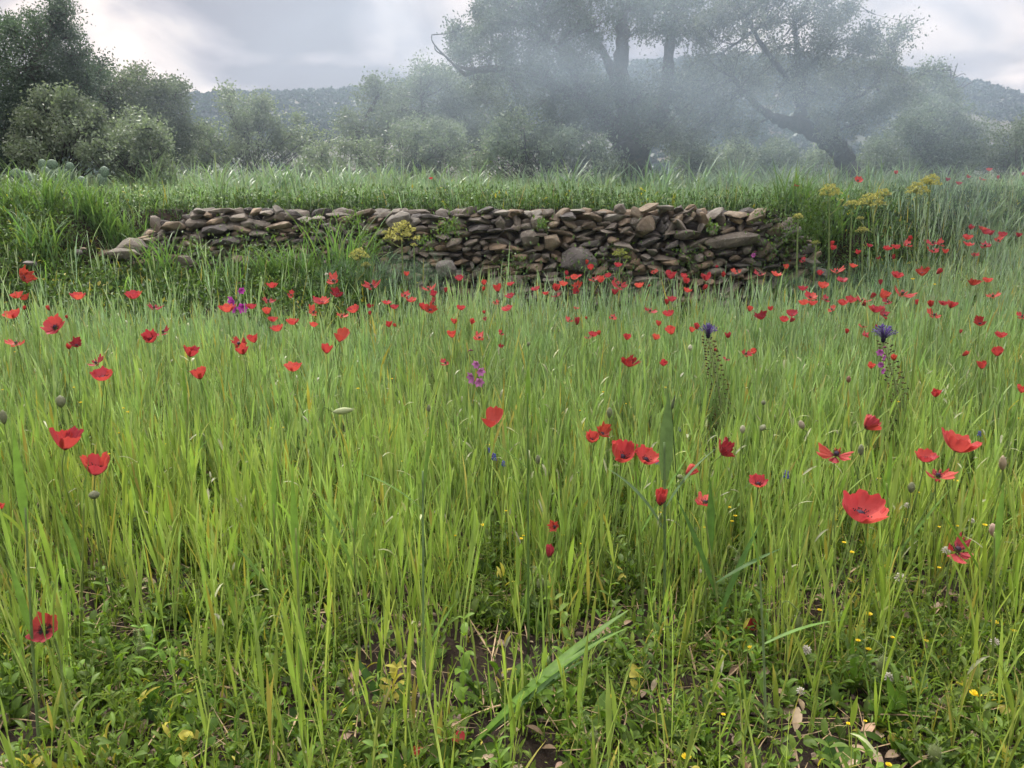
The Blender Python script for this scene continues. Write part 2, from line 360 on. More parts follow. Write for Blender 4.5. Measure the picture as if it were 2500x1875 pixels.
# ------------------------------------------------------------------ dry stone wall
def stone_mesh(seed, flat=1.0):
    r = random.Random(seed); bm = bmesh.new()
    for _ in range(17):
        v = Vector((r.gauss(0, 1), r.gauss(0, 1), r.gauss(0, 1))).normalized()
        m_ = (abs(v.x)**3.2+abs(v.y)**3.2+abs(v.z)**3.2)**(1/3.2)
        v = v/m_*(.88+.16*r.random()); bm.verts.new((v.x*.5, v.y*.5, v.z*.5))
    res = bmesh.ops.convex_hull(bm, input=bm.verts)
    bmesh.ops.delete(bm, geom=[g for g in res['geom_interior'] if isinstance(g, bmesh.types.BMVert)], context='VERTS')
    bmesh.ops.dissolve_limit(bm, angle_limit=R(14), verts=bm.verts, edges=bm.edges)
    bmesh.ops.bevel(bm, geom=list(bm.edges), offset=.028, segments=2, profile=.6, affect='EDGES', clamp_overlap=True)
    bmesh.ops.triangulate(bm, faces=bm.faces)
    me = bpy.data.meshes.new('stone'); bm.to_mesh(me); bm.free()
    me.polygons.foreach_set('use_smooth', np.ones(len(me.polygons), bool))
    a = me.attributes.new('col', 'FLOAT_COLOR', 'POINT'); a.data.foreach_set('color', np.ones(len(me.vertices)*4, np.float32))
    me.materials.append(M['stone']); return me
STN = [stone_mesh(100+i) for i in range(22)]
def arr(me):
    v = np.empty(len(me.vertices)*3, np.float32); me.vertices.foreach_get('co', v)
    f = np.empty(len(me.polygons)*3, np.int32); me.loops.foreach_get('vertex_index', f)
    return v.reshape(-1, 3).astype(float), f.reshape(-1, 3).astype(int)
STA = [arr(m_) for m_ in STN]
def wall_top(x):
    px = x/6.05*F+W/2
    yy = np.interp(px, [280, 330, 385, 480, 560, 640, 760, 850, 960, 1050, 1180, 1300, 1420, 1560, 1620, 1700, 1800, 1900, 1950, 2010],
                   [602, 585, 522, 505, 502, 506, 514, 508, 512, 510, 500, 508, 506, 500, 494, 498, 508, 520, 560, 650])
    return CAMZ-(yy-450)/F*6.05
stones = []   # (x, z, w, h, tilt, depth, mesh index)
z = .12
rr = random.Random(5)
while z < 1.0:
    hh = rr.uniform(.031, .052)
    x = WX0-.1+rr.uniform(0, .1)
    while x < WX1+.1:
        w_ = rr.choice([rr.uniform(.05, .10), rr.uniform(.08, .14), rr.uniform(.12, .21)])
        h_ = min(hh*rr.uniform(.85, 1.45), w_*.75)
        cx_ = x+w_/2; zz = z+rr.uniform(-.012, .012)+.02*math.sin(cx_*2.1)
        if zz+h_*.4 < wall_top(cx_) and zz > float(ground(cx_, float(yw(cx_))-.3))-.12:
            right = max(0, min(1, (cx_-.2)/1.2))
            tilt = rr.gauss(-.10 if cx_ < 1.1 else -.25, .16+.22*right)
            if rr.random() < .06: tilt += 1.0
            stones.append([cx_, zz, w_*1.10, h_*1.12, tilt, rr.uniform(-.035, .035), rr.randrange(len(STN))])
        x += w_*rr.uniform(.92, 1.04)
    z += hh*.93
# distinct stones seen in the photo: (px, py, w px, h px, tilt)
SPEC = [(1412, 640, 92, 62, .05, 'big rounded grey boulder low in the middle of the wall'), (1790, 588, 128, 34, -.16, 'long pale slab jutting near the wall\'s right end'),
        (976, 540, 62, 40, -.35, 'pale tilted stone above the yellow fennel umbel'), (1314, 545, 34, 32, .1, 'rounded tan stone standing on end in the wall'),
        (1226, 545, 34, 36, -.3, 'upright grey stone beside the green ivy sprig'), (1012, 541, 30, 18, 0, 'cream flat stone right of the yellow fennel umbel'),
        (978, 526, 32, 15, -.4, 'small white stone near the top of the wall'), (975, 522, 34, 24, .1, 'brown rounded stone on the wall top left of the white one'),
        (1554, 545, 30, 44, .55, 'long brown stone leaning right in the wall'), (1575, 552, 52, 42, -.45, 'large leaning grey stone right of the brown one'),
        (1354, 592, 52, 38, .1, 'large pale rounded stone above the boulder'), (1292, 582, 44, 36, 0, 'large pale grey round stone in the wall\'s middle'),
        (1660, 548, 50, 16, .8, 'thin slab standing aslant in the wall'), (1558, 520, 34, 34, .3, 'upright tan stone near the wall top'),
        (1680, 574, 66, 24, .05, 'long flat grey stone right of the wall middle'), (1850, 530, 56, 30, -.7, 'big dark slab leaning up at the wall\'s right end'),
        (1895, 560, 40, 30, .1, 'square grey stone at the wall\'s right end'), (1860, 590, 40, 22, 0, 'cream stone under the right end slab'),
        (420, 553, 62, 20, -.08, 'long pale capping stone at the wall\'s left end'), (525, 560, 60, 22, -.1, 'long brown stone in the left part'),
        (592, 558, 42, 20, .1, 'oval pale brown stone in the left part'), (555, 590, 66, 22, -.1, 'long pale slab low in the left part'),
        (640, 548, 44, 16, .25, 'thin sloping stone near the left part\'s top'), (480, 586, 36, 22, .3, 'pointed brown stone low in the left part'),
        (1515, 512, 30, 26, 0, 'blocky grey stone on the wall top'), (1585, 508, 48, 20, -.3, 'light stone tilted on the wall top')]
specials = []
for px, py, wp, hp, tl, lb in SPEC:
    p = at(px, py, float(yw((px-W/2)/F*6.05))); s_ = p[1]/F
    specials.append((p[0], p[2], wp*s_, hp*s_, tl, lb))
stones = [s_ for s_ in stones if not any(abs(s_[0]-q[0]) < q[2]*.42 and abs(s_[1]-q[1]) < q[3]*.45 for q in specials)]
wall = thing('dry_stone_wall', 'low dry stone terrace wall of brown and grey field stones behind the poppies', 'stone wall', (-.3, 6.0, .3))
big = sorted(range(len(stones)), key=lambda i: -stones[i][2]*stones[i][3])[:74]
bs = set(big)
def put_stone(x, z, w, h, tilt, dep, mi, label=None):
    y = float(yw(x))+.06+dep-.10*(.6-z)
    o = obj('stone', STN[mi], wall, (x+.3, y-6.0, z-.3), (rr.uniform(-.15, .15), tilt*1.0, rr.uniform(-.25, .25)), (w, w*.9 if w < .2 else .2, h))
    if label: o['label'] = label
for q in specials: put_stone(q[0], q[1], q[2]*1.08, q[3]*1.12, q[4], -.05, rr.randrange(len(STN)), q[5])
small = Acc()
pal = np.array([(.5, .5, .52), (.95, .92, .86), (.75, .72, .66), (1.2, 1.02, .8), (1.05, 1.05, 1.0), (.9, .8, .66)])
for i, s_ in enumerate(stones):
    if i in bs: put_stone(*s_)
    else:
        tv, tt = STA[s_[6]]; x, z = s_[0], s_[1]; y = float(yw(x))+.06+s_[5]-.10*(.6-z)
        Vv, _, Tt, _ = inst(tv, None, tt, np.array([[x, y, z]]), np.array([rr.uniform(-.25, .25)]), np.array([rr.uniform(-.15, .15)]), np.array([s_[4]]), np.array([[s_[2], .17, s_[3]]]))
        small.add(Vv, None, Tt, pal[rr.randrange(6)]*rr.uniform(.85, 1.15))
# hidden second layer behind, so the joints read as dark gaps between stones
z = .1
while z < .98:
    x = WX0
    while x < WX1:
        w_ = rr.uniform(.12, .22)
        if z < wall_top(x)-.03:
            tv, tt = STA[rr.randrange(len(STA))]
            Vv, _, Tt, _ = inst(tv, None, tt, np.array([[x, float(yw(x))+.17-.10*(.6-z), z]]), np.array([rr.uniform(-.3, .3)]), np.zeros(1), np.array([rr.gauss(-.1, .2)]), np.array([[w_*1.2, .16, .10]]))
            small.add(Vv, None, Tt, pal[rr.randrange(6)]*.85)
        x += w_
    z += .075
ob = small.build('small_stones', M['stone2'], wall, (0, 0, 0), True); ob.location = (.3, -6.0, -.3); ob['kind'] = 'stuff'
# tumbled stones left of the wall and in the bank
def loose(px, py, wp, hp, D, tilt, label, dz=0, yawr=0, cat='stone', grp=None):
    p = at(px, py, D); s_ = D/F
    p[2] = max(p[2], float(ground(p[0], D))+hp*s_*.2)
    o = obj('field_stone', random.choice(STN), None, p, (0, tilt, yawr), (wp*s_*1.1, .9*wp*s_ if (wp < 60 or D < 3) else .25, hp*s_*1.15)); tag(o, label, cat, grp)
loose(325, 602, 62, 34, 5.85, .12, 'pale flat slab lying at the left foot of the wall')
loose(300, 618, 70, 22, 5.7, .1, 'lower pale slab under the other at the wall\'s left foot')
loose(365, 588, 40, 14, 5.95, -.1, 'thin brown stone wedged above the two pale slabs')
loose(455, 636, 44, 20, 5.6, .1, 'half buried stone in weeds below the wall\'s left end')
loose(580, 632, 26, 16, 5.65, -.2, 'small pale stone in the grass under the wall\'s left part')
loose(74, 642, 28, 10, 5.2, .2, 'small white stone on the weedy bank at far left')
loose(192, 616, 20, 12, 5.7, .1, 'small grey stone in the dark gap of the left bank')
loose(205, 608, 16, 8, 5.8, .1, 'tiny flat stone above the grey one in the left bank')
loose(1090, 660, 50, 44, 5.75, .15, 'dark stone block at the base of the wall\'s broken corner')
loose(2325, 520, 34, 12, 7.9, -.1, 'pale stone showing in the overgrown bank at far right')
loose(2170, 512, 60, 12, 7.2, .05, 'flat grey slab under the yellow fennel clump on the right')
loose(2010, 548, 34, 16, 6.4, -.2, 'brown stone in the weeds past the wall\'s right end')
loose(2260, 512, 46, 11, 7.6, .05, 'flat stone ledge right of the forked fennel')
loose(1040, 1722, 50, 34, 1.42, .2, 'rounded tan stone in the soil at lower centre')
loose(900, 1600, 36, 16, 1.6, .2, 'flat grey stone behind the grass stalks at lower left')

# ------------------------------------------------------------------ trees and shrubs
def leaf_cloud(centers, radii, per, size, colf, jit=.16, aspect=.55):
    """clusters of small diamond leaves round twig ends, spread through the volume"""
    C_ = np.repeat(centers, per, 0); Rr = np.repeat(radii, per)
    n = len(C_); d = rng.normal(size=(n, 3))*.42
    P = C_+d*Rr[:, None]*1.2
    a = rng.normal(size=(n, 3)); a[:, 2] += .3; a /= np.linalg.norm(a, axis=1)[:, None]
    b = np.cross(a, rng.normal(size=(n, 3))); b /= np.linalg.norm(b, axis=1)[:, None]
    s = size*(.65+.7*rng.random(n))[:, None]
    V = np.stack([P, P+a*s*.5+b*s*aspect*.5, P+a*s, P+a*s*.5-b*s*aspect*.5], 1).reshape(-1, 3)
    Qd = np.arange(n*4).reshape(-1, 4)
    c = colf(n, np.repeat(np.arange(len(centers)), per))
    return V, Qd, np.repeat(c, 4, 0)
def colmix(c1, c2, rnd=.25):
    c1, c2 = np.array(c1), np.array(c2)
    def f(n, ci):
        k = _h(ci, ci*0+3, 5)*.6+rng.random(n)*.4
        return (c1+(c2-c1)*k[:, None])*(1+rnd*(rng.random((n, 1))-.5))
    return f
OLIVE = colmix((.08, .115, .08), (.18, .22, .155)); SILVER = colmix((.12, .165, .11), (.24, .29, .20)); DARK = colmix((.045, .08, .06), (.11, .155, .115))
def tree(name, label, cat, D, lobes, trunk=None, limbs=(), leaf=.045, dens=1.0, colf=OLIVE, group=None, thick=.9, cl=.13, twigs=True, jitter=1.0, bare=()):
    """lobes in photo pixels (x, y, radius) at distance D; every lobe gets its own depth"""
    s_ = D/F
    base = at(*( (trunk[0][0], trunk[0][1]) if trunk else (np.mean([l[0] for l in lobes]), max(l[1]+l[2]*.6 for l in lobes)) ), D)
    base[2] = float(ground(base[0], D)) if D < 24 else base[2]
    t = thing(name, label, cat, tuple(base), group)
    nodes = []
    def path(pts, D0, D1, acc_, n=6, k=8):
        Pp = []
        for i, (px, py, w) in enumerate(pts):
            dd = D0+(D1-D0)*i/max(1, len(pts)-1); q = at(px, py, dd); Pp.append((*q, w*dd/F/2))
        cp = curve_pts(Pp, n)
        cp[:, 3] *= 1+.12*np.sin(np.arange(len(cp))*1.7)
        cp[:, :3] += rng.normal(size=(len(cp), 3))*cp[:, 3:4]*.10
        V, Qq, T = tube(cp[:, :3], np.maximum(cp[:, 3], .004), k); acc_.add(V, Qq, T); nodes.extend(cp[:, :3]); return cp
    if trunk:
        a = Acc(); g0 = list(trunk); f0 = g0[0]
        g0 = [(f0[0], f0[1]+26, f0[2]*1.5)]+g0
        path(g0, D, D, a, 6, 14)
        for l in limbs: path(l[1:], D+l[0][0], D+l[0][1], a, 6, 10)
        a.build('trunk', M['bark'], t, tuple(base), True).location = (0, 0, 0)
    else:
        nodes.append(base)
    br = Acc()
    for l in bare:
        path(l[1:], D+l[0][0], D+l[0][1], br, 5, 5)
    extra = []                                         # stray shoots that break the outline
    for (px, py, rp) in lobes:
        if rp > 24:
            for _ in range(3):
                an = rng.uniform(-.3, math.pi+.3); extra.append((px+math.cos(an)*rp*1.05, py-math.sin(an)*rp*rng.uniform(.9, 1.45), rp*rng.uniform(.12, .32)))
    lobes = [(a_, b_, c_*(.78 if 1100 < a_ < 1245 and trunk and name == 'thick_trunked_tree' else 1)) for a_, b_, c_ in lobes]+extra
    nd = np.array(nodes); cen = []; rad = []
    for (px, py, rp) in lobes:
        dd = D+rng.uniform(-.5, .5)*thick; c = at(px, py, dd); rw = rp*s_
        k = nd[np.argmin(np.linalg.norm(nd-c, axis=1))]
        nt_ = max(5, int((24 if trunk else 17)*dens*(rw/.3)**2))
        u = rng.normal(size=(nt_, 3)); u /= np.linalg.norm(u, axis=1)[:, None]; u *= (rng.random((nt_, 1))**(.42 if trunk else .65))*(1 if trunk else 1.18)
        E = c+u*rw*np.array((1, min(1.3, thick/ max(rw, .1)*.6+.5), 1))
        if not trunk: E[:, 2] = np.maximum(E[:, 2], base[2]+.02)
        cen.append(E); rad.append(np.full(nt_, cl*(.7+.6*rng.random())))
        mid = (k+c)/2+rng.normal(size=3)*.05*np.linalg.norm(c-k)
        pts = curve_pts([k, mid, c], 4)
        rad0 = min(1, rw/.25); V, Qq, T = tube(pts, rad0*np.linspace(.022 if trunk else .007, .008 if trunk else .003, len(pts)), 5); br.add(V, Qq, T)
        if twigs:
            for e in E[:26]:
                j = pts[rng.integers(len(pts)//2, len(pts))]
                V, Qq, T = tube([j, (j+e)/2+rng.normal(size=3)*.03, e], [.007, .004, .002], 3); br.add(V, Qq, T)
    br.build('branches', M['bark'], t, tuple(base), False).location = (0, 0, 0)
    cen = np.concatenate(cen); rad = np.concatenate(rad)
    V, Qq, c = leaf_cloud(cen, rad, int(66*jitter), leaf*.82, colf)
    o = mk('crown', V, Qq, None, M['tree'], c, False, t, tuple(base)); o.location = (0, 0, 0)
    return t
# far left
tree('evergreen_tree', 'tall dark evergreen tree at the left edge of the photo', 'tree', 9.5,
     [(122, 45, 34), (68, 40, 20), (85, 62, 18), (150, 70, 42), (118, 113, 60), (45, 104, 38), (9, 104, 34), (172, 136, 42), (68, 172, 78), (158, 190, 70), (27, 235, 75), (113, 250, 80),
      (10, 330, 90), (68, 316, 60), (217, 170, 36), (244, 170, 22), (205, 215, 40), (-40, 180, 80), (-60, 300, 90), (60, 390, 50), (0, 400, 40), (160, 300, 60)],
     [(62, 440, 60), (60, 340, 50), (70, 230, 40), (100, 120, 26)], [((0, .2), (65, 320, 40), (130, 260, 26), (200, 205, 14)), ((0, -.2), (65, 260, 30), (20, 160, 16))],
     leaf=.034, dens=1.5, colf=DARK, cl=.12)
tree('olive_tree', 'grey green olive trees standing behind the round silvery bush, left of the hill', 'tree', 12.0,
     [(203, 203, 50), (271, 222, 44), (294, 199, 22), (335, 208, 26), (325, 253, 52), (253, 271, 60), (384, 245, 44), (420, 230, 26), (440, 228, 14), (398, 285, 52), (407, 339, 55), (339, 316, 62), (443, 316, 36), (434, 365, 30), (330, 370, 60), (240, 340, 60)],
     [(345, 430, 34), (340, 360, 28), (330, 300, 22)], [((0, .3), (340, 330, 22), (390, 280, 14), (420, 240, 8)), ((0, -.3), (335, 320, 22), (270, 260, 14), (240, 225, 8))], leaf=.042, dens=1.3, colf=OLIVE)
tree('silvery_bush', 'tall silvery green bush in front of the dark tree at left', 'bush', 8.6,
     [(136, 294, 50), (190, 262, 32), (150, 262, 22), (81, 325, 36), (50, 375, 32), (136, 362, 64), (190, 316, 42), (190, 365, 50), (220, 380, 30), (90, 385, 40), (215, 290, 25)], leaf=.042, dens=1.5, colf=SILVER, cl=.10)
tree('round_bush', 'rounded silvery bush left of the open hill view', 'bush', 8.3,
     [(335, 353, 56), (294, 375, 44), (375, 384, 36), (240, 388, 36), (320, 400, 50), (370, 345, 25), (300, 335, 28), (392, 405, 22)], leaf=.038, dens=1.6, colf=SILVER, cl=.10)
tree('feathery_bush', 'tall feathery pale green bush in front of the open hill', 'bush', 13.0,
     [(588, 295, 42), (556, 262, 20), (646, 285, 28), (533, 335, 42), (633, 345, 46), (715, 350, 30), (723, 322, 14), (470, 390, 30), (556, 228, 9), (560, 238, 12), (651, 246, 11), (725, 292, 8), (590, 375, 60), (520, 390, 50), (680, 380, 50), (640, 250, 10), (600, 250, 16), (430, 400, 30), (780, 380, 40)],
     leaf=.05, dens=.6, colf=SILVER, cl=.15)
tree('low_bush', 'pale bush of several rounded tops left of the tree with the thick trunk', 'bush', 11.5,
     [(1026, 322, 36), (990, 352, 42), (1062, 358, 44), (935, 390, 34), (1107, 362, 36), (1000, 395, 50), (1085, 395, 40), (870, 395, 40)], leaf=.045, dens=1.3, colf=SILVER, cl=.12)
tree('thin_olive_tree', 'thin leaning olive tree with two small tufts against the sky, left of centre', 'tree', 16.0,
     [(917, 217, 24), (958, 212, 20), (936, 253, 50), (877, 316, 44), (900, 350, 44), (960, 290, 40)],
     [(880, 390, 14), (870, 340, 12), (900, 280, 10), (925, 230, 7)], [((0, .3), (935, 390, 12), (945, 330, 10), (960, 240, 6))], leaf=.06, dens=.7, colf=OLIVE, cl=.18)
tree('bushy_olive_tree', 'bushy olive tree with a tufted top just left of the thick trunked tree', 'tree', 15.0,
     [(1026, 192, 26), (1053, 186, 18), (1010, 200, 14), (1017, 222, 22), (1003, 271, 52), (1094, 200, 28), (1110, 188, 14), (1080, 253, 54), (1139, 294, 54), (1162, 362, 44), (1207, 240, 52), (1080, 320, 50), (1150, 230, 30)],
     [(1050, 400, 16), (1040, 330, 14), (1030, 240, 9)], [((0, .4), (1120, 390, 14), (1110, 310, 12), (1100, 220, 7))], leaf=.055, dens=.75, colf=OLIVE, cl=.17)
tree('pale_bush', 'pale yellowish bush beside the left of the thick trunk', 'bush', 9.0,
     [(1266, 336, 46), (1229, 354, 36), (1297, 371, 52), (1351, 364, 40), (1424, 370, 38), (1342, 316, 18), (1270, 298, 16), (1383, 393, 38), (1465, 386, 28), (1240, 390, 40), (1300, 400, 40), (1180, 395, 30), (1480, 410, 24)], leaf=.042, dens=1.4, colf=SILVER, cl=.11)
# the two big ones
tree('thick_trunked_tree', 'big old tree with a thick dark trunk, rising out of the frame above the wall', 'tree', 10.0,
     [(1116, 72, 22), (1130, 110, 30), (1150, 135, 34), (1184, 131, 40), (1125, 158, 26), (1171, 194, 18), (1220, 100, 48), (1198, 27, 26), (1252, 27, 52), (1297, 45, 62), (1297, 117, 60), (1365, 32, 60), (1379, 95, 60), (1433, 36, 52), (1424, 140, 42), (1464, 62, 42),
      (1333, 180, 56), (1433, 205, 62), (1252, 217, 52), (1320, 249, 66), (1410, 271, 66), (1365, 325, 50), (1442, 316, 48), (1480, 270, 40), (1541, 30, 34), (1568, 27, 48), (1600, 80, 40), (1568, 230, 56), (1591, 285, 60), (1627, 316, 55),
      (1250, -40, 60), (1350, -50, 70), (1450, -40, 70), (1560, -50, 70), (1650, 30, 60), (1700, 80, 60), (1650, 230, 26), (1690, 230, 40), (1200, 60, 26), (1660, -40, 60)],
     [(1548, 448, 88), (1548, 400, 80), (1542, 350, 82)],
     [((0, -.3), (1530, 360, 60), (1490, 305, 50), (1440, 262, 38), (1370, 220, 28), (1290, 185, 20), (1225, 170, 15), (1170, 172, 11), (1125, 165, 7)),
      ((0, .1), (1545, 360, 60), (1530, 280, 50), (1518, 200, 36), (1519, 100, 32), (1522, 0, 27), (1526, -90, 20)),
      ((0, .3), (1555, 365, 56), (1600, 300, 44), (1626, 230, 30), (1633, 130, 24), (1642, 30, 20), (1640, -60, 14)),
      ((0, .5), (1520, 260, 26), (1480, 140, 20), (1430, 60, 14), (1400, -20, 10)), ((.1, -.4), (1440, 262, 24), (1370, 130, 16), (1300, 60, 10))],
     leaf=.040, dens=.95, colf=colmix((.05, .075, .055), (.12, .155, .105)), cl=.12, thick=1.5,
     bare=[((-.2, -.3), (1140, 185, 9), (1110, 160, 6), (1085, 135, 5), (1068, 118, 4), (1055, 100, 3), (1054, 85, 2)), ((-.2, -.3), (1085, 135, 4), (1066, 125, 3), (1060, 112, 2)), ((0, 0), (1225, 172, 16), (1200, 165, 14), (1170, 170, 10), (1140, 185, 7))])
tree('leaning_tree', 'hazy tree leaning left on a bare curved trunk right of centre', 'tree', 9.6,
     [(1740, 40, 60), (1800, 40, 64), (1880, 50, 64), (1960, 15, 54), (2030, 35, 44), (2050, 85, 34), (1760, 130, 64), (1860, 140, 72), (1955, 130, 66), (2030, 155, 50), (2125, 100, 22), (2128, 75, 14), (2095, 130, 28), (2105, 165, 34), (2180, 110, 14), (2195, 85, 11), (2170, 145, 22), (2215, 75, 8),
      (2140, 200, 50), (1720, 220, 60), (1800, 225, 70), (1900, 215, 60), (1990, 225, 52), (2070, 235, 55), (2160, 245, 48), (2210, 215, 28), (1730, 300, 50), (1680, 330, 46), (1800, 310, 36), (2000, 300, 26), (2110, 300, 44), (2050, 330, 30), (1800, -40, 70), (1900, -50, 70), (2000, -50, 50), (1640, 340, 40)],
     [(2078, 436, 46), (2060, 388, 44), (2028, 352, 42), (1980, 320, 36), (1940, 298, 40)],
     [((0, -.2), (1948, 303, 32), (1905, 293, 26), (1875, 280, 18), (1830, 240, 14), (1790, 190, 10)), ((0, .2), (1945, 300, 34), (1955, 268, 28), (1960, 225, 22), (1950, 150, 15), (1940, 60, 9)),
      ((0, .3), (2030, 352, 18), (2040, 320, 14), (2050, 280, 13), (2080, 245, 12), (2125, 215, 10), (2165, 165, 7), (2195, 100, 4)), ((0, .1), (1955, 260, 18), (1920, 190, 14), (1860, 110, 10), (1820, 40, 7))],
     leaf=.038, dens=.72, colf=colmix((.08, .10, .075), (.18, .20, .15)), cl=.13, thick=1.5,
     bare=[((0, -.1), (2165, 165, 5), (2185, 110, 4), (2205, 75, 3), (2235, 55, 2), (2255, 45, 1.5)), ((0, .1), (2180, 110, 4), (2190, 80, 3), (2200, 50, 2), (2215, 38, 1.5)), ((0, 0), (2205, 75, 2), (2225, 68, 2), (2240, 66, 1.5))])
tree('small_olive_tree', 'small olive tree with bare twigs at its right, against the right hill', 'tree', 12.0,
     [(2278, 181, 24), (2269, 208, 30), (2305, 212, 22), (2278, 249, 46), (2242, 271, 46), (2233, 307, 46), (2290, 290, 40), (2300, 240, 24)],
     [(2250, 420, 20), (2262, 330, 16), (2272, 250, 12)], leaf=.045, dens=1.0, colf=OLIVE, cl=.15,
     bare=[((0, 0), (2280, 290, 9), (2305, 245, 6), (2320, 212, 4), (2330, 180, 3), (2338, 155, 2)), ((0, 0), (2318, 215, 4), (2322, 180, 3), (2318, 160, 2)), ((0, 0), (2305, 245, 5), (2335, 225, 3), (2360, 208, 2), (2375, 200, 1.5)), ((0, .1), (2330, 190, 3), (2350, 180, 2), (2358, 183, 1.5)), ((0, .1), (2335, 225, 2), (2350, 205, 2), (2358, 195, 1.5))])
tree('wide_olive_bush', 'wide rounded olive bush in front of the right hill', 'bush', 10.5,
     [(2301, 295, 40), (2269, 328, 52), (2346, 318, 48), (2305, 362, 60), (2233, 371, 42), (2368, 355, 40), (2340, 395, 40), (2270, 400, 44), (2380, 390, 30)], leaf=.042, dens=1.2, colf=OLIVE, cl=.12)
tree('edge_olive_bush', 'dark olive bush cut by the right edge of the photo', 'bush', 10.5,
     [(2472, 353, 40), (2455, 384, 36), (2500, 370, 44), (2490, 325, 22), (2530, 350, 40), (2440, 410, 26)], leaf=.042, dens=1.3, colf=OLIVE, cl=.12)
for i, (px, py, r_, D_, lb) in enumerate([(1690, 382, 40, 12, 'hazy bush in the smoke just right of the thick trunk'), (1790, 392, 38, 12.5, 'hazy low bush between the two big trunks'), (1900, 398, 36, 12, 'hazy low bush left of the curved trunk'),
                            (2010, 395, 32, 12.5, 'hazy bush seen under the leaning trunk'), (2150, 385, 40, 11.5, 'grey bush just right of the curved trunk\'s foot'), (780, 395, 34, 11, 'low grey bush below the bare slope of the hill')]):
    tree('hazy_bush', lb, 'bush', D_, [(px, py, r_), (px-r_*.8, py+10, r_*.7), (px+r_*.8, py+12, r_*.7), (px+5, py-r_*.6, r_*.45), (px-5, py+24, r_)], leaf=.045, dens=1.2, colf=SILVER if i % 2 else OLIVE, cl=.12, group='hazy bushes behind the terrace grass')
# ------------------------------------------------------------------ poppies
RED = np.array((.53, .060, .064)); DARKRED = np.array((.20, .010, .010)); BLACK = np.array((.012, .006, .008))
def petal_arrays(phi, half, e0, e1, seed, outer=0.0, crumple=.06, size=1.0, dark=0.0):
    r = np.random.default_rng(seed); nu, nv = 11, 23
    u = np.linspace(0, 1, nu)[:, None]*np.ones((1, nv)); v = np.linspace(-1, 1, nv)[None]*np.ones((nu, 1))
    um = size*(1-.16*np.abs(v)**3.0+.035*np.sin(v*7+r.random()*6)+.03*np.sin(v*15+r.random()*6))
    uu = u*um
    el = e0+(e1-e0)*uu                                  # elevation of the profile above the horizontal
    rr_ = np.cumsum(np.cos(el)*np.diff(uu, axis=0, prepend=0), 0); zz = np.cumsum(np.sin(el)*np.diff(uu, axis=0, prepend=0), 0)
    span = half*np.clip(.40+1.0*u**.6, 0, 1.0)*(1-.10*u**4)
    ph = phi+v*span
    k = outer*(.3+.7*u)
    ruff = crumple*u**2*(np.sin(v*6+r.random()*6)+.7*np.sin(v*11+r.random()*6)+.35*np.sin(v*19+r.random()*6)+.15*r.normal(size=u.shape))+.010*np.sin(v*31+r.random()*6)*u
    rad = rr_+k+ruff*np.sin(el)+.05
    z = zz+ruff*np.cos(el)-k*.3
    V = np.stack([rad*np.cos(ph), rad*np.sin(ph), z], -1).reshape(-1, 3)
    i = np.arange(nu-1)[:, None]*nv; j = np.arange(nv-1)[None]
    Qd = np.stack([i+j, i+j+1, i+nv+j+1, i+nv+j], -1).reshape(-1, 4)
    b = np.clip(((.40 if dark == .5 else .24)-u)/.08, 0, 1)*np.clip(1.25-np.abs(v), 0, 1)
    edge = np.clip((u-.85)/.15, 0, 1)*.25
    col = RED*(1-dark)+DARKRED*dark
    C = col[None, None]*(1-b[..., None])+BLACK*b[..., None]; C = C*(1+edge[..., None]*.5)
    return V, Qd, C.reshape(-1, 3)
def capsule_arrays():
    P = np.array([(0, 0, z) for z in np.linspace(0, .34, 8)]); rad = np.array([.03, .08, .12, .14, .145, .13, .14, .04])
    V, Qd, T = tube(P, rad, 10); C = np.broadcast_to(np.array((.13, .17, .07)), V.shape).copy(); C[V[:, 2] > .28] = (.05, .03, .05); return V, Qd, T, C
def stamen_arrays(seed):
    r = np.random.default_rng(seed); a = Acc()
    for k in range(34):
        p = r.random()*6.28; l = .22+.12*r.random(); s = .35+.5*r.random()
        e = np.array((math.cos(p)*l*s*1.3, math.sin(p)*l*s*1.3, l))
        V, Qd, T = tube([(math.cos(p)*.05, math.sin(p)*.05, .02), e*.6, e], [.006, .005, .005], 3); a.add(V, Qd, T, (.02, .01, .02))
        V, Qd, T = tube([e-(0, 0, .02), e, e+(0, 0, .03)], [.008, .024, .008], 4); a.add(V, Qd, T, (.03, .025, .03))
    return a
def mesh_of(name, V, Qd, T, C, mat, smooth=True):
    o = mk(name, V, Qd, T, mat, C, smooth); me = o.data; bpy.data.objects.remove(o); return me
PV = {}
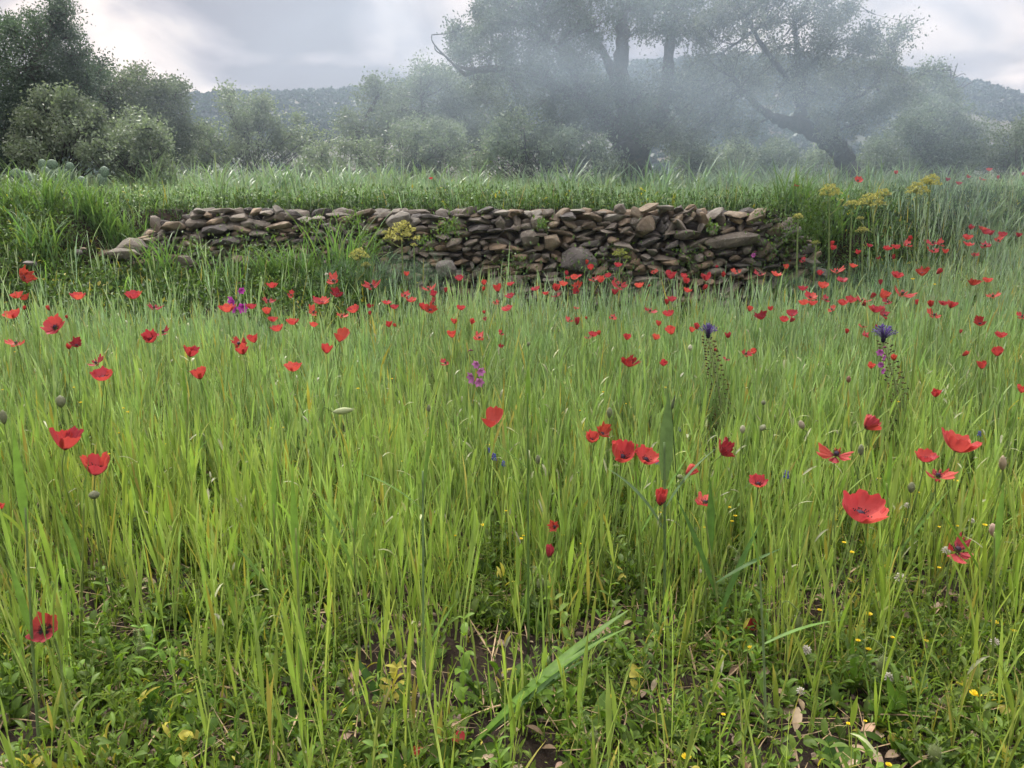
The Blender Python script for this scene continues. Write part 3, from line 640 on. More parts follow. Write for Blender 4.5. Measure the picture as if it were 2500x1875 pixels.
#            e0   e1   half  crumple  (petal sizes)  dark
KINDS = {'o': (.25, 1.25, 1.02, .05, (1, 1, .92, .92), 0), 'w': (.25, .95, 1.05, .10, (1, 1, .95, .9), 0), 'c': (.62, 1.60, 1.12, .05, (1, .92, 1.05, .85), .12), 'b': (.9, 1.95, 1.2, .05, (1, .95, .9, .9), .15),
         'k': (.2, .8, 1.1, .07, (1, 1, .95, .9), .5), 's': (.1, .9, .70, .12, (1., .55, .8, .35), .25), 'd': (.5, 1.5, 1.0, .10, (1, .8, .75, .6), .65), 'p': (.55, 1.35, 1.2, .04, (1.0, .12, .72, .12), .45)}
for kk, (e0, e1, hf, cr, sz, dk) in KINDS.items():
    for v_ in range(3):
        pet = []; whole = Acc()
        for i in range(4):
            A_ = petal_arrays(i*math.pi/2+.15*random.uniform(-1, 1), hf*random.uniform(.9, 1.02), e0+random.uniform(-.1, .1), e1+random.uniform(-.25, .25), 500+v_*10+i+ord(kk)*7, .05*(i % 2), cr, sz[i]*random.uniform(.9, 1.05), dk)
            if sz[i] < .2: continue
            pet.append(mesh_of('petal', A_[0], A_[1], None, A_[2], M['petal'])); whole.add(A_[0], A_[1], None, A_[2])
        V, Qd, T, C = capsule_arrays(); whole.add(V, Qd, T, C)
        w_ = whole.build('petals', M['petal'], None, (0, 0, 0), True); wm = w_.data; bpy.data.objects.remove(w_)
        PV[kk, v_] = (pet, wm)
CAPS = mesh_of('seed_capsule', *capsule_arrays(), M['plain'])
_s = stamen_arrays(9); _o = _s.build('stamens', M['plain']); STAM = _o.data; bpy.data.objects.remove(_o)

def stem_mesh(P, rad, colr=(.13, .20, .06), hairs=0, parent=None, name='stem', k=5, mat='stem'):
    """a stem through the points P (relative to the thing's base), hairy when asked"""
    a = Acc(); P = np.asarray(P, float); V, Qd, T = tube(P, rad, k); a.add(V, Qd, T, colr)
    if hairs:
        i = rng.integers(0, len(P)-1, hairs); f = rng.random((hairs, 1)); b = P[i]*(1-f)+P[i+1]*f
        V, Qd, ii, tt, _ = ribbons(b, rng.random(hairs)*6.28, .004+.002*rng.random(hairs), .0006*np.ones(hairs), 1.2+.5*rng.random(hairs), 0*f[:, 0], 1, prof=np.array((1, .3)))
        a.add(V, Qd, None, (.24, .28, .14))
    return a.build(name, M[mat], parent, (0, 0, 0), True)
KW = {'k': 'deep red', 'o': 'open', 'w': 'wide open', 'c': 'cupped', 'b': 'half closed', 's': 'withered drooping', 'd': 'dark folded', 'p': 'two petalled'}
def poppy(px, py, wpx, kind, label, h=None, tilt=None, yaw=None, name='poppy', far=9.0, group='poppies in the field'):
    """head centre at (px, py) in the photo, flower about wpx photo pixels wide"""
    if h is None: h = .46+random.uniform(-.05, .05)
    P = on_ground(px, py, h, far); dist = math.dist(P, (0, 0, CAMZ)); g = float(ground(P[0], P[1]))
    spread = {'k': 1.9, 'o': 1.6, 'w': 2.0, 'c': 1.22, 'b': .9, 's': 1.1, 'd': .95, 'p': 1.15}[kind]
    s = max(.008, wpx/F*dist/spread*(1.15 if wpx < 26 else 1.0))
    yaw = random.uniform(-2.6, -.5) if yaw is None else yaw        # heads lean mostly towards the viewer side
    tilt = (random.uniform(.0, .38) if kind in 'owc' else random.uniform(.2, .9)) if tilt is None else tilt
    ax = Vector((math.cos(yaw)*math.sin(tilt), math.sin(yaw)*math.sin(tilt), math.cos(tilt)))
    q = ax.to_track_quat('Z', 'Y').to_matrix().to_4x4()@Matrix.Rotation(random.uniform(0, 6.28), 4, 'Z')
    if kind == 'p': q = Matrix.Rotation(tilt*.4, 4, 'Y')@Matrix.Rotation(1.0, 4, 'Z')
    head = Vector(P)-ax*s*.42
    off = Vector((random.uniform(-.05, .05), random.uniform(-.03, .05), 0)); base = Vector((head.x+off.x, head.y+off.y, 0)); base.z = float(ground(base.x, base.y))
    t = thing(name, label, 'poppy', base, group)
    hl = head-base
    up = hl-ax*.05*(1 if s > .012 else .5)
    pts = curve_pts([(0, 0, -.01), (hl.x*.15+random.uniform(-.01, .01), hl.y*.15, hl.z*.4), (up.x+ax.x*.01, up.y+ax.y*.01, up.z-.015), hl], 5)
    near = wpx*.4096 > 17
    stem_mesh(pts, np.linspace(.0019, .0013, len(pts)), (.18, .26, .08), hairs=160 if near else 0, parent=t, k=5 if near else 3)
    if wpx > 17: CLEAR.append((P[0], P[1], s*.8, .45 if wpx < 50 else .7, .3 if wpx < 50 else .15))
    pet, whole = PV[kind, random.randrange(3)]
    e = q.to_euler()
    if wpx*.4096 > 13:
        for m_ in pet: obj('petal', m_, t, hl, e, (s, s, s))
        if kind != 'p':
            obj('seed_capsule', CAPS, t, hl, e, (s, s, s)); obj('stamens', STAM, t, hl, e, (s, s, s))
    else: obj('petals', whole, t, hl, e, (s, s, s))
    return t
# (crop, x, y, width, kind[, label[, h, tilt, yaw]]) in four enlarged crops of the photo
CR = {'A': (0, 600, 2.552), 'B': (800, 600, 2.552), 'C': (1650, 600, 2.552), 'R': (1600, 0, 2.2122), 'L': (800, 0, 2.2122), 'X': (0, 1225, 2.552), 'Y': (800, 1225, 2.552), 'Z': (1650, 1225, 2.552)}
NAMED = [
 ('A', 335, 495, 135, 'w', 'wide open poppy showing its dark centre, near the upper left edge', .47, .75, -1.5), ('A', 640, 805, 125, 'o', 'bright rounded poppy, largest of those below the open dark-centred one at left', .45, .25, -1.2),
 ('A', 75, 425, 95, 'o', 'open poppy at the left edge, left of the large open dark-centred one'), ('A', 485, 310, 90, 'o', 'open poppy standing alone under the left bank'),
 ('A', 828, 305, 95, 'o', 'double looking poppy with a lower petal hanging, below the pale slabs'), ('A', 160, 190, 70, 'd', 'dark drooping poppy highest at the far left', .56, 1.2, 0), ('A', 103, 305, 65, 'o', 'open poppy under the dark drooping one at far left'),
 ('A', 938, 575, 92, 'c', 'cupped poppy with darker inside, facing the viewer, left of the middle', .45, .8, -1.7), ('A', 1190, 662, 90, 'c', 'upright cupped poppy left of the pair of touching poppies', .45, .3, 0), ('A', 1240, 800, 92, 'c', 'cupped poppy crossed by a grass stem, under the upright cupped one'),
 ('A', 1825, 753, 115, 'o', 'flat bowl shaped orange red poppy standing alone left of centre', .45, .1, -1.5), ('A', 1510, 650, 82, 'c', 'round orange poppy in front, of the cluster of three left of centre'), ('A', 1580, 580, 72, 'c', 'round red poppy at right of the cluster of three left of centre'),
 ('A', 1480, 600, 78, 's', 'crumpled poppy behind the round orange one left of centre'), ('A', 2035, 645, 80, 'c', 'folded poppy below left of the wide winged poppy'), ('A', 2130, 565, 110, 'p', 'winged poppy with one big upright petal at right, left of centre', .46, .5, -.4),
 ('A', 410, 1210, 165, 'c', 'pinkish poppy with a pointed top and dark spots, lower left', .42, .25, .3), ('A', 600, 1370, 170, 'c', 'red poppy below the pinkish pointed one, split by a grass blade', .40, .3, -.3), ('A', 1415, 385, 110, 'o', 'broad poppy in front of the magenta gladiolus'),
 ('A', 2000, 340, 120, 'w', 'wide flat poppy between the gladiolus and the yellow fennel'), ('A', 1695, 243, 65, 'o', 'bowl shaped poppy standing highest right of the gladiolus', .52), ('A', 1725, 510, 90, 'o', 'open poppy under two smaller ones right of the gladiolus'), ('A', 1822, 470, 85, 'o', 'open poppy with drooping sides right of the gladiolus'),
 ('B', 1025, 1080, 160, 'p', 'dark red poppy of two upright petals at the centre of the photo', .43, .25, -.6), ('B', 1115, 388, 92, 'w', 'wide frilled poppy with dark eye in the middle row'), ('B', 160, 395, 88, 'o', 'round open poppy with dark eye under the yellow fennel'), ('B', 523, 335, 82, 'w', 'open poppy facing the viewer with dark eye, right of the fennel'),
 ('B', 1880, 715, 95, 'd', 'dark red jagged poppy standing alone in mid field right of centre', .46, .3, -1.4), ('B', 2140, 185, 62, 'c', 'upright poppy with a dark streak under the wall boulder'), ('B', 1940, 243, 68, 'o', 'rounded poppy alone, right of the densest red cluster'),
 ('B', 1645, 1200, 95, 'c', 'pale topped poppy left of the big pair of poppies', .42, .5, -1.6), ('B', 1720, 1160, 80, 'd', 'small dark poppy touching the pale topped one from behind', .44), ('B', 1835, 1293, 185, 'c', 'big round glowing poppy, left of the big pair', .41, .35, -1.5), ('B', 1990, 1315, 170, 'o', 'big loose petalled poppy, right of the big pair', .41, .45, -1.0),
 ('B', 2075, 1570, 112, 'b', 'bright red poppy behind the tall blue green grass stalk', .36, .15, -1.5),
 ('C', 1245, 390, 92, 'o', 'large bowl shaped poppy in the upper right of the field'), ('C', 840, 312, 88, 'w', 'widest open poppy of the cluster of three right of the tall tassel flower'), ('C', 722, 420, 65, 'o', 'bright poppy above a small bud, left of the cluster of three'),
 ('C', 1380, 180, 65, 'o', 'glossy poppy where a drooping grass ear begins, upper right'), ('C', 1535, 160, 50, 'd', 'dark flat poppy at the end of the drooping grass ear'), ('C', 1215, 1112, 118, 'c', 'pinkish red cupped poppy below the right tassel flower', .42, .9, 0), ('C', 318, 1270, 105, 'd', 'dark red square shaped poppy with pale ring inside', .40, .7, -.4),
 ('C', 1003, 1283, 115, 's', 'poppy half hidden by a green grass blade, lower right', .40), ('C', 90, 1405, 75, 'b', 'small pink red poppy just opening beside a round bud', .39, .8, 0), ('C', 515, 1470, 120, 'o', 'orange red poppy tucked among blades, lower right', .38, .4, -1.7),
 ('C', 185, 1578, 105, 's', 'long folded poppy hanging like a closed umbrella', .37, .1, 0), ('C', 1555, 1312, 125, 'o', 'flat boat shaped poppy under the biggest upper right bloom', .40, .15, -1.5), ('C', 1640, 1412, 95, 's', 'withered dark poppy drooping below the boat shaped one', .38, .3, -1.5),
 ('C', 1772, 1222, 225, 'o', 'large scarlet poppy with broad petal at right, second biggest in the photo', .42, .3, -.2), ('C', 1160, 1640, 285, 'o', 'largest poppy in the photo, scarlet, at lower right', .44, .28, -1.2), ('C', 2028, 553, 58, 'o', 'poppy with a hanging lower petal near the right edge'), ('C', 2005, 665, 55, 'c', 'round poppy under the one with the hanging petal, near right edge'),
 ('C', 1908, 745, 52, 'c', 'orange tinted poppy lower left of the round one near right edge'), ('C', 1620, 920, 55, 'c', 'small cupped poppy alone between the tassel flower and the right edge'), ('C', 2158, 895, 50, 'c', 'poppy cut by the right edge of the photo'), ('C', 1218, 748, 42, 'c', 'small dark poppy just left of the right tassel flower stem'), ('C', 1360, 697, 45, 'b', 'small poppy touching the right side of the tassel flower spike'),
 ('X', 262, 785, 175, 'k', 'deep red poppy with black centre, low at the left edge', .26, .8, -1.5), ('Y', 1382, 312, 80, 'b', 'small closed red poppy low in the grass right of centre', .30, .1, 0), ('Y', 1412, 150, 50, 'd', 'tiny blackish poppy above the small closed red one', .34), ('Z', 1770, 280, 125, 's', 'ragged poppy with missing petals near the right edge, lower right', .30, .5, -1.5),
 ('Z', 475, 772, 60, 'd', 'red petals of a fallen poppy on the soil, lower right', .06), ('X', 5, 30, 40, 'c', 'sliver of a poppy at the left edge at mid height', .36),
 ('R', 1097, 970, 42, 'w', 'poppy with dark eye on the terrace beside the leaning tree\'s foot', .38, .9, -1.57), ('L', 558, 962, 22, 'o', 'lone pale poppy in the terrace grass left of centre', .32), ('B', 1640, 138, 40, 'c', 'round poppy high against the wall\'s boulder', .58), ('B', 1615, 103, 28, 'b', 'tiny poppy highest against the wall\'s boulder', .62), ('B', 1808, 118, 48, 'o', 'poppy in front of the green fennel head at the wall', .58), ('B', 820, 200, 55, 'o', 'poppy against the dark corner of the wall\'s base', .52),
]
FIELD = {
'A': [(150, 320, 35, 'd'), (152, 388, 22, 'b'), (415, 445, 20, 'b'), (300, 390, 26, 'b'), (960, 372, 45, 's'), (1012, 525, 48, 's'), (590, 718, 50, 's'), (475, 610, 45, 'd'), (430, 630, 30, 'b'), (95, 590, 55, 's'), (1815, 300, 32, 's'), (1672, 330, 48, 's'), (1565, 375, 60, 'o'), (1665, 408, 50, 'c'), (1700, 455, 58, 'o'), (1955, 405, 45, 's'), (1955, 490, 50, 'o')],
'B': [(30, 205, 62, 's'), (62, 295, 55, 'd'), (265, 235, 65, 's'), (490, 175, 35, 'c'), (625, 255, 48, 's'), (735, 278, 30, 'b'), (90, 425, 42, 's'), (262, 372, 32, 'd'), (263, 420, 28, 'b'), (365, 350, 62, 'w'), (415, 380, 50, 'o'), (485, 300, 45, 's'), (660, 300, 45, 'c'), (595, 380, 50, 'c'), (640, 392, 60, 'd'), (642, 350, 45, 's'), (830, 385, 55, 'w'), (380, 490, 46, 'c'), (420, 495, 25, 'b'), (790, 472, 42, 'c'), (900, 475, 34, 'b'), (945, 560, 60, 's'), (1085, 540, 28, 's'), (775, 553, 55, 'c'), (975, 415, 20, 'b'), (980, 450, 22, 's'), (1083, 625, 24, 'd'), (1135, 310, 75, 'w'), (1060, 265, 58, 'c'), (1135, 235, 55, 'w'), (1048, 345, 35, 's'), (972, 232, 38, 'c'), (970, 270, 28, 'b'), (1293, 265, 60, 'w'), (1358, 295, 38, 'o'), (1425, 262, 56, 'c'), (1423, 300, 36, 's'), (1470, 235, 52, 'o'), (1490, 172, 25, 'b'), (1495, 200, 28, 'o'), (1535, 195, 50, 'o'), (1565, 185, 40, 'w'), (1555, 245, 45, 'd'), (1550, 285, 34, 'd'), (1655, 200, 38, 's'), (1700, 212, 50, 'c'), (1745, 185, 42, 'o'), (1800, 210, 36, 's'), (1825, 235, 58, 's'), (1788, 288, 44, 'c'), (2032, 160, 28, 's'), (2000, 250, 18, 'b'), (2145, 330, 58, 'o'), (2112, 352, 32, 'b'), (2125, 420, 75, 'o'), (2012, 395, 45, 's'), (2063, 485, 38, 'c'), (2140, 530, 70, 'c'), (2045, 570, 46, 'c'), (1865, 568, 48, 'c'), (1655, 550, 60, 'o'), (1690, 545, 26, 'b'), (1625, 565, 25, 's'), (1555, 472, 44, 'b'), (1510, 455, 36, 's'), (1612, 450, 18, 'b'), (1776, 437, 42, 's'), (1548, 383, 22, 's'), (730, 720, 42, 's'), (2093, 733, 46, 'c')],
'C': [(600, 62, 42, 'o'), (710, 95, 15, 'b'), (790, 85, 28, 's'), (795, 55, 15, 'b'), (688, 132, 34, 'c'), (628, 173, 66, 'w'), (527, 165, 36, 's'), (380, 152, 34, 's'), (295, 182, 32, 'b'), (255, 130, 20, 'c'), (190, 195, 60, 'c'), (180, 262, 34, 'b'), (72, 275, 50, 'o'), (65, 220, 44, 'c'), (50, 185, 44, 'o'), (897, 170, 36, 'c'), (1003, 145, 44, 's'), (1038, 210, 66, 'w'), (1135, 40, 32, 'c'), (1105, 122, 44, 'o'), (980, 12, 34, 'c'), (1262, 75, 18, 'd'), (1640, 162, 32, 'b'), (1320, 15, 50, 'w'), (1378, 10, 32, 'o'), (1358, 75, 16, 'd'), (1680, 35, 30, 'c'), (1610, 20, 36, 's'), (1855, 222, 46, 'd'), (1942, 212, 48, 'o'), (1975, 300, 40, 's'), (793, 262, 55, 'o'), (918, 245, 62, 'w'), (795, 350, 60, 'o'), (850, 355, 52, 'o'), (942, 325, 40, 's'), (970, 388, 34, 's'), (1040, 352, 60, 'o'), (1093, 335, 62, 'w'), (1165, 325, 46, 's'), (1170, 362, 26, 'd'), (1226, 312, 32, 'b'), (1298, 305, 68, 'c'), (1318, 342, 32, 's'), (1275, 228, 28, 'b'), (1420, 280, 75, 's'), (1310, 425, 50, 's'), (1505, 355, 28, 'b'), (1588, 365, 38, 'b'), (1668, 355, 50, 'o'), (1718, 368, 48, 'c'), (1615, 420, 44, 's'), (2160, 430, 34, 's'), (460, 395, 38, 'c'), (530, 435, 50, 'd'), (590, 392, 32, 'c'), (672, 458, 52, 'o'), (722, 463, 28, 'b'), (1065, 535, 28, 'b'), (1170, 495, 28, 's'), (1190, 550, 36, 's'), (1250, 500, 16, 'b'), (1895, 475, 46, 'd'), (1803, 675, 32, 'b'), (1775, 535, 20, 'b'), (100, 525, 38, 'c'), (130, 505, 36, 'b'), (325, 560, 36, 'b'), (445, 665, 44, 's'), (485, 660, 36, 'c'), (245, 650, 22, 'b'), (318, 700, 26, 's')],
'R': [(955, 1315, 26, 'b'), (957, 1340, 26, 'c'), (1157, 1325, 30, 'o'), (1258, 1340, 40, 'w'), (1300, 1328, 38, 'o'), (1375, 1290, 26, 'b'), (1370, 1312, 34, 's'), (1500, 1298, 40, 's'), (1550, 1310, 30, 's'), (1497, 1345, 30, 's'), (1706, 1228, 26, 'c'), (1768, 1232, 36, 'o'), (1787, 1250, 44, 'w'), (1810, 1258, 30, 'c'), (1687, 1280, 42, 'o'), (1692, 1315, 48, 'w'), (1780, 1315, 38, 's'), (1877, 1265, 38, 'o'), (1962, 1270, 24, 'c'), (1855, 1290, 28, 's'), (1300, 932, 20, 'c'), (762, 995, 18, 's'), (1803, 915, 26, 'o'), (1690, 955, 18, 'c'), (1578, 970, 20, 'c'), (1640, 988, 28, 'o'), (1765, 962, 18, 's'), (1850, 958, 16, 'b'), (1985, 940, 15, 'b'), (1290, 1385, 18, 'b'), (1725, 1372, 20, 's')]}
ORD = ['', 'second', 'third', 'fourth', 'fifth', 'sixth', 'seventh', 'eighth', 'ninth', 'tenth', 'eleventh', 'twelfth', 'thirteenth', 'fourteenth', 'fifteenth', 'sixteenth', 'seventeenth', 'eighteenth']
def ordw(i, n): return 'leftmost' if i == 0 else ('rightmost' if i == n-1 else ORD[i]+' from left')
XZ = [(0, 330, 'at the far left'), (330, 560, 'left of the magenta gladiolus'), (560, 700, 'beside the magenta gladiolus'), (700, 880, 'left below the yellow fennel'), (880, 1030, 'right below the yellow fennel'), (1030, 1160, 'under the wall corner'), (1160, 1330, 'left of the wall boulder'), (1330, 1470, 'under the wall boulder'), (1470, 1640, 'right of the wall boulder'),
      (1640, 1790, 'left of the wall end'), (1790, 1950, 'under the wall end'), (1950, 2060, 'right of the wall end'), (2060, 2180, 'under the forked fennel'), (2180, 2320, 'right of the forked fennel'), (2320, 2510, 'at the right edge')]
YZ = [(0, 470, 'terrace top'), (470, 600, 'farthest row'), (600, 690, 'far row'), (690, 745, 'next row'), (745, 800, 'middle row'), (800, 1300, 'nearer row')]
def auto_label(items, kw, noun):
    """items: list of dicts with px, py, kind -> labels like 'small cupped poppy, second from left in the far row under the wall boulder'"""
    cell = {}
    for it in items:
        xz = next(z[2] for z in XZ if z[0] <= max(0, min(it['px'], 2505)) < z[1]); yz = next(z[2] for z in YZ if z[0] <= it['py'] < z[1])
        cell.setdefault((xz, yz), []).append(it)
    for (xz, yz), L_ in cell.items():
        L_.sort(key=lambda i: i['px'])
        for k, it in enumerate(L_):
            pos = 'the only' if len(L_) == 1 else ordw(k, len(L_))
            it['label'] = f"{kw(it)} {noun}, {pos} of the {yz} {xz}" if len(L_) > 1 else f"{kw(it)} {noun} alone in the {yz} {xz}"
items = []
for c_, L_ in FIELD.items():
    ox, oy, s_ = CR[c_]
    for x, y, w_, k in L_: items.append(dict(px=ox+x/s_, py=oy+y/s_, w=w_/s_, kind='o' if k == 'w' and len(items) % 2 else k))
auto_label(items, lambda i: 'small '+KW[i['kind']], 'poppy')
for q in NAMED:
    ox, oy, s_ = CR[q[0]]; k = list(q[6:])+[None]*3
    poppy(ox+q[1]/s_, oy+q[2]/s_, q[3]/s_, q[4], q[5], k[0], k[1], k[2])
for it in items:
    h = None
    if it['py'] < 470: h = random.uniform(.26, .34)
    elif it['py'] < 580: h = random.uniform(.42, .5)
    elif it['py'] < 620: h = random.uniform(.48, .56)
    poppy(it['px'], it['py'], it['w'], it['kind'], it['label'], h, far=10.5)

# ------------------------------------------------------------------ poppy buds and grass seed heads
def bud(px, py, wpx, hpx, label, h, hook=False, colr=(.20, .22, .13), tilt=0., name='poppy_bud', cat='bud', hair=True, dx=0.):
    P = on_ground(px, py, h); dist = math.dist(P, (0, 0, CAMZ)); s = dist/F
    base = Vector((P[0]+dx*s, P[1]+.02, 0)); base.z = float(ground(base.x, base.y)); t = thing(name, label, cat, base, 'buds and seed heads in the grass')
    hd = Vector(P)-base; L_ = hpx*s; Wd = wpx*s
    ax = np.array((math.sin(tilt), 0, math.cos(tilt)))*(-1 if hook else 1); b0 = np.array(hd)-ax*L_/2
    if hook:
        sd_ = 1 if dx <= 0 else -1; pts = curve_pts([(0, 0, 0), (-sd_*.01, 0, hd.z*.7), (-sd_*L_*.75, 0, b0[2]+L_*.2), (-sd_*L_*.45, 0, b0[2]+L_*.62), tuple(b0+np.array((-sd_*.0, 0, L_*.3))), tuple(b0)], 5)
    else: pts = curve_pts([(0, 0, 0), (hd.x*.2, hd.y*.3, hd.z*.5), tuple(b0-ax*.03), tuple(b0)], 5)
    stem_mesh(pts, .0011, hairs=200 if hook else 0, parent=t)
    tt = np.linspace(0, 1, 9); rad = Wd/2*np.sin(np.pi*np.clip(tt*.92+.05, 0, 1))**.7
    a = Acc(); V, Qd, T = tube(b0[None]+ax[None]*tt[:, None]*L_, rad, 9); a.add(V, Qd, T, colr)
    if hair:
        nh = 90; i = rng.integers(1, 8, nh); f = rng.random(nh)*6.28
        bb = b0[None]+ax[None]*tt[i][:, None]*L_+np.stack([np.cos(f)*rad[i]*.95, np.sin(f)*rad[i]*.95, 0*f], -1)
        V, Qd, *_ = ribbons(bb, f, .12*L_*np.ones(nh), .0007*np.ones(nh), 1.0+.6*rng.random(nh), 0*f, 1, prof=np.array((1, .3))); a.add(V, Qd, None, (.30, .32, .2))
    a.build('bud', M['plain'], t, (0, 0, 0), True); return t
for a_ in [(148, 980, 20, 26, 'round tan seed head below the rounded poppy at left', .40), (1047, 997, 9, 18, 'small upright seed head above the two petalled central poppy', .42), (1488, 1007, 14, 26, 'upright pale bud right of centre above the big pair', .41), (1313, 1122, 11, 24, 'pale pinkish bud in the grass just left of the big pair', .36),
           (1957, 1037, 14, 22, 'white tinged oval bud left of the pinkish cupped poppy', .42, False, (.34, .30, .22), -.4), (1813, 1048, 13, 20, 'pale oval bud on a thin stem below the left tassel flower', .41, False, (.36, .36, .24)), (1862, 1044, 18, 12, 'bud leaning left on an arched stem right of the pale oval one', .42, False, (.22, .24, .14), -.9),
           (2448, 1130, 15, 32, 'tall tan bud near the right edge at mid height', .38, False, (.36, .30, .20), -.1), (2426, 1295, 18, 32, 'pinkish tan egg shaped bud, lower right near the edge', .33, False, (.42, .31, .24), -.3), (1864, 983, 10, 12, 'round green bud left of the right tassel flower', .44), (1685, 849, 11, 15, 'white bud just left of the left tassel flower', .46, False, (.45, .47, .33)),
           (2072, 926, 10, 16, 'brown spiky seed head left of the right tassel flower', .44, False, (.25, .14, .10)), (2102, 1098, 13, 26, 'hazy green seed head right of the half hidden poppy', .37), (2225, 1190, 14, 24, 'green seed head under the dark folded lower right poppy', .34), (230, 1208, 22, 18, 'round green seed head lower left under the split red poppy', .34),
           (1660, 1164, 14, 12, 'round bud left of the small opening pink poppy', .39, False, (.2, .24, .1)), (8, 1018, 14, 30, 'pale oval bud cut by the left edge', .40), (1290, 840, 8, 12, 'tiny pale bud in mid field left of the dark jagged poppy', .44)]:
    bud(*a_)
bud(838, 1003, 17, 48, 'large pale green bud lying almost level left of centre', .44, False, (.36, .42, .22), 1.45, dx=-60)
for a_ in [(1945, 1520, 20, 36, 'hairy nodding bud on a hooked stem, lower right', .16), (2155, 1625, 22, 46, 'largest hairy nodding bud, right of the biggest poppy\'s stem', .14), (1320, 1425, 16, 28, 'nodding hairy bud left of the small closed red poppy', .20), (345, 1585, 18, 30, 'hairy nodding bud low at left beside the dark centred poppy', .13),
           (1450, 1800, 18, 30, 'small green bud hanging beside the pale toothed leaf', .09), (2282, 1840, 24, 40, 'yellow green hairy bud at the bottom right', .08), (1800, 1370, 14, 24, 'small nodding bud between grass stalks, lower right', .2)]:
    bud(*a_, hook=True, colr=(.17, .22, .08))

# ------------------------------------------------------------------ tassel flowers
def tassel(px, py, head_w, hpx, label, dxb):
    P = on_ground(px, py, .47); dist = math.dist(P, (0, 0, CAMZ)); s = dist/F; D = P[1]
    base = Vector((P[0]+dxb*s, D-.03, 0)); base.z = float(ground(base.x, base.y)); t = thing('tassel_flower', label, 'flower', base, 'tassel flowers in the field')
    CLEAR.append((P[0]+.01, P[1], .045, .7, .30)); CLEAR.append((P[0]+.5*dxb*s, P[1], .045, .7, .30))
    hd = np.array(P)-np.array(base); pts = curve_pts([(0, 0, 0), (hd[0]*.25-.004, hd[1]*.3, hd[2]*.45), (hd[0]*.75, hd[1]*.8, hd[2]*.8), hd-(0, 0, .012)], 8)
    stem_mesh(pts, np.linspace(.0045, .0028, len(pts)), (.32, .38, .19), 0, t, k=8)
    fl = Acc(); fr = Acc(); ph = 0
    n = 150; L_ = hpx*s
    for k in range(n):                                   # brown bells held out all round the upper stem
        f = k/n; z = hd[2]-.02-L_*f; q = np.array([np.interp(z, pts[:, 2], pts[:, i]) for i in range(3)])
        ph += 2.4; r_ = (.017+.018*min(1, f*1.6))*(.8+.4*random.random()); up = .5-.4*f
        d = np.array((math.cos(ph), math.sin(ph), up*.6)); e = q+d*r_
        V, Qd, T = tube([q, (q+e)/2, e], [.0005, .0005, .0005], 3); fl.add(V, Qd, T, (.20, .22, .10))
        V, Qd, T = tube([e, e+d*.004, e+d*.009], [.0018, .0034, .0022], 5); fr.add(V, Qd, T, (.13, .10, .04) if random.random() < .7 else (.05, .035, .03))
    fl.build('flower_stalks', M['plain'], t); fr.build('bells', M['plain'], t, (0, 0, 0), True)
    tu = Acc(); hw = head_w*s/2
    for k in range(90):                                  # the violet tuft
        p_ = random.random()*6.28; e_ = random.uniform(.35, 1.45); r_ = hw*random.uniform(.7, 1.15)
        d = np.array((math.cos(p_)*math.cos(e_), math.sin(p_)*math.cos(e_), math.sin(e_)))
        c_ = np.array((.12, .08, .25))*random.uniform(.6, 1.5)
        V, Qd, T = tube([hd-(0, 0, .008), hd+d*r_*.6, hd+d*r_*1.15+(0, 0, .002)], [.0006, .0007, .0006], 3); tu.add(V, Qd, T, c_)
        q = hd+d*r_*1.15; V, Qd, T = tube([q, q+d*.003, q+d*.006], [.0009, .0020, .0009], 4); tu.add(V, Qd, T, c_*1.2)
    tu.build('violet_tuft', M['plain'], t)
    V, Qd, T = tube([hd-(0, 0, .016), hd-(0, 0, .006), hd+(0, 0, .008)], [.006, .0085, .005], 8); dk = Acc().add(V, Qd, T, (.03, .02, .05)); dk.build('dark_buds', M['plain'], t, (0, 0, 0), True)
tassel(1729, 815, 36, 250, 'left of the two tall violet tufted flowers, right of centre', 50)
tassel(2157, 825, 44, 260, 'right of the two tall violet tufted flowers, with a pink flower at its spike', 70)

# ------------------------------------------------------------------ gladioli and small wild flowers
def tepals(center, n, size, colr, face, parent, name='blossom', elong=1.6, spread=.9, th=.28):
    """n pointed tepals opening round a direction"""
    a = Acc(); q = Vector(face).to_track_quat('Z', 'Y').to_matrix()
    for k in range(n):
        ph = k*6.283/n+random.uniform(-.1, .1)
        t_ = np.linspace(0, 1, 6); w = np.sin(np.pi*np.clip(t_*.9+.08, 0, 1))*th
        r_ = t_*math.sin(spread)*elong*.6; z = t_*math.cos(spread)*elong*.6-t_**2*.15
        V = []
        for i in range(6):
            for sg in (-1, 0, 1):
                x, y, zz = r_[i], sg*w[i], z[i]+(.08*abs(sg))
                V.append((x*math.cos(ph)-y*math.sin(ph), x*math.sin(ph)+y*math.cos(ph), zz))
        V = np.array(V)*size; V = V@np.array(q).T+np.asarray(center)
        i = np.arange(5)[:, None]*3; j = np.arange(2)[None]; Qd = np.stack([i+j, i+j+1, i+j+4, i+j+3], -1).reshape(-1, 4)
        a.add(V, Qd, None, np.array(colr)*random.uniform(.8, 1.2))
    return a.build(name, M['plain'], parent, (0, 0, 0), True)
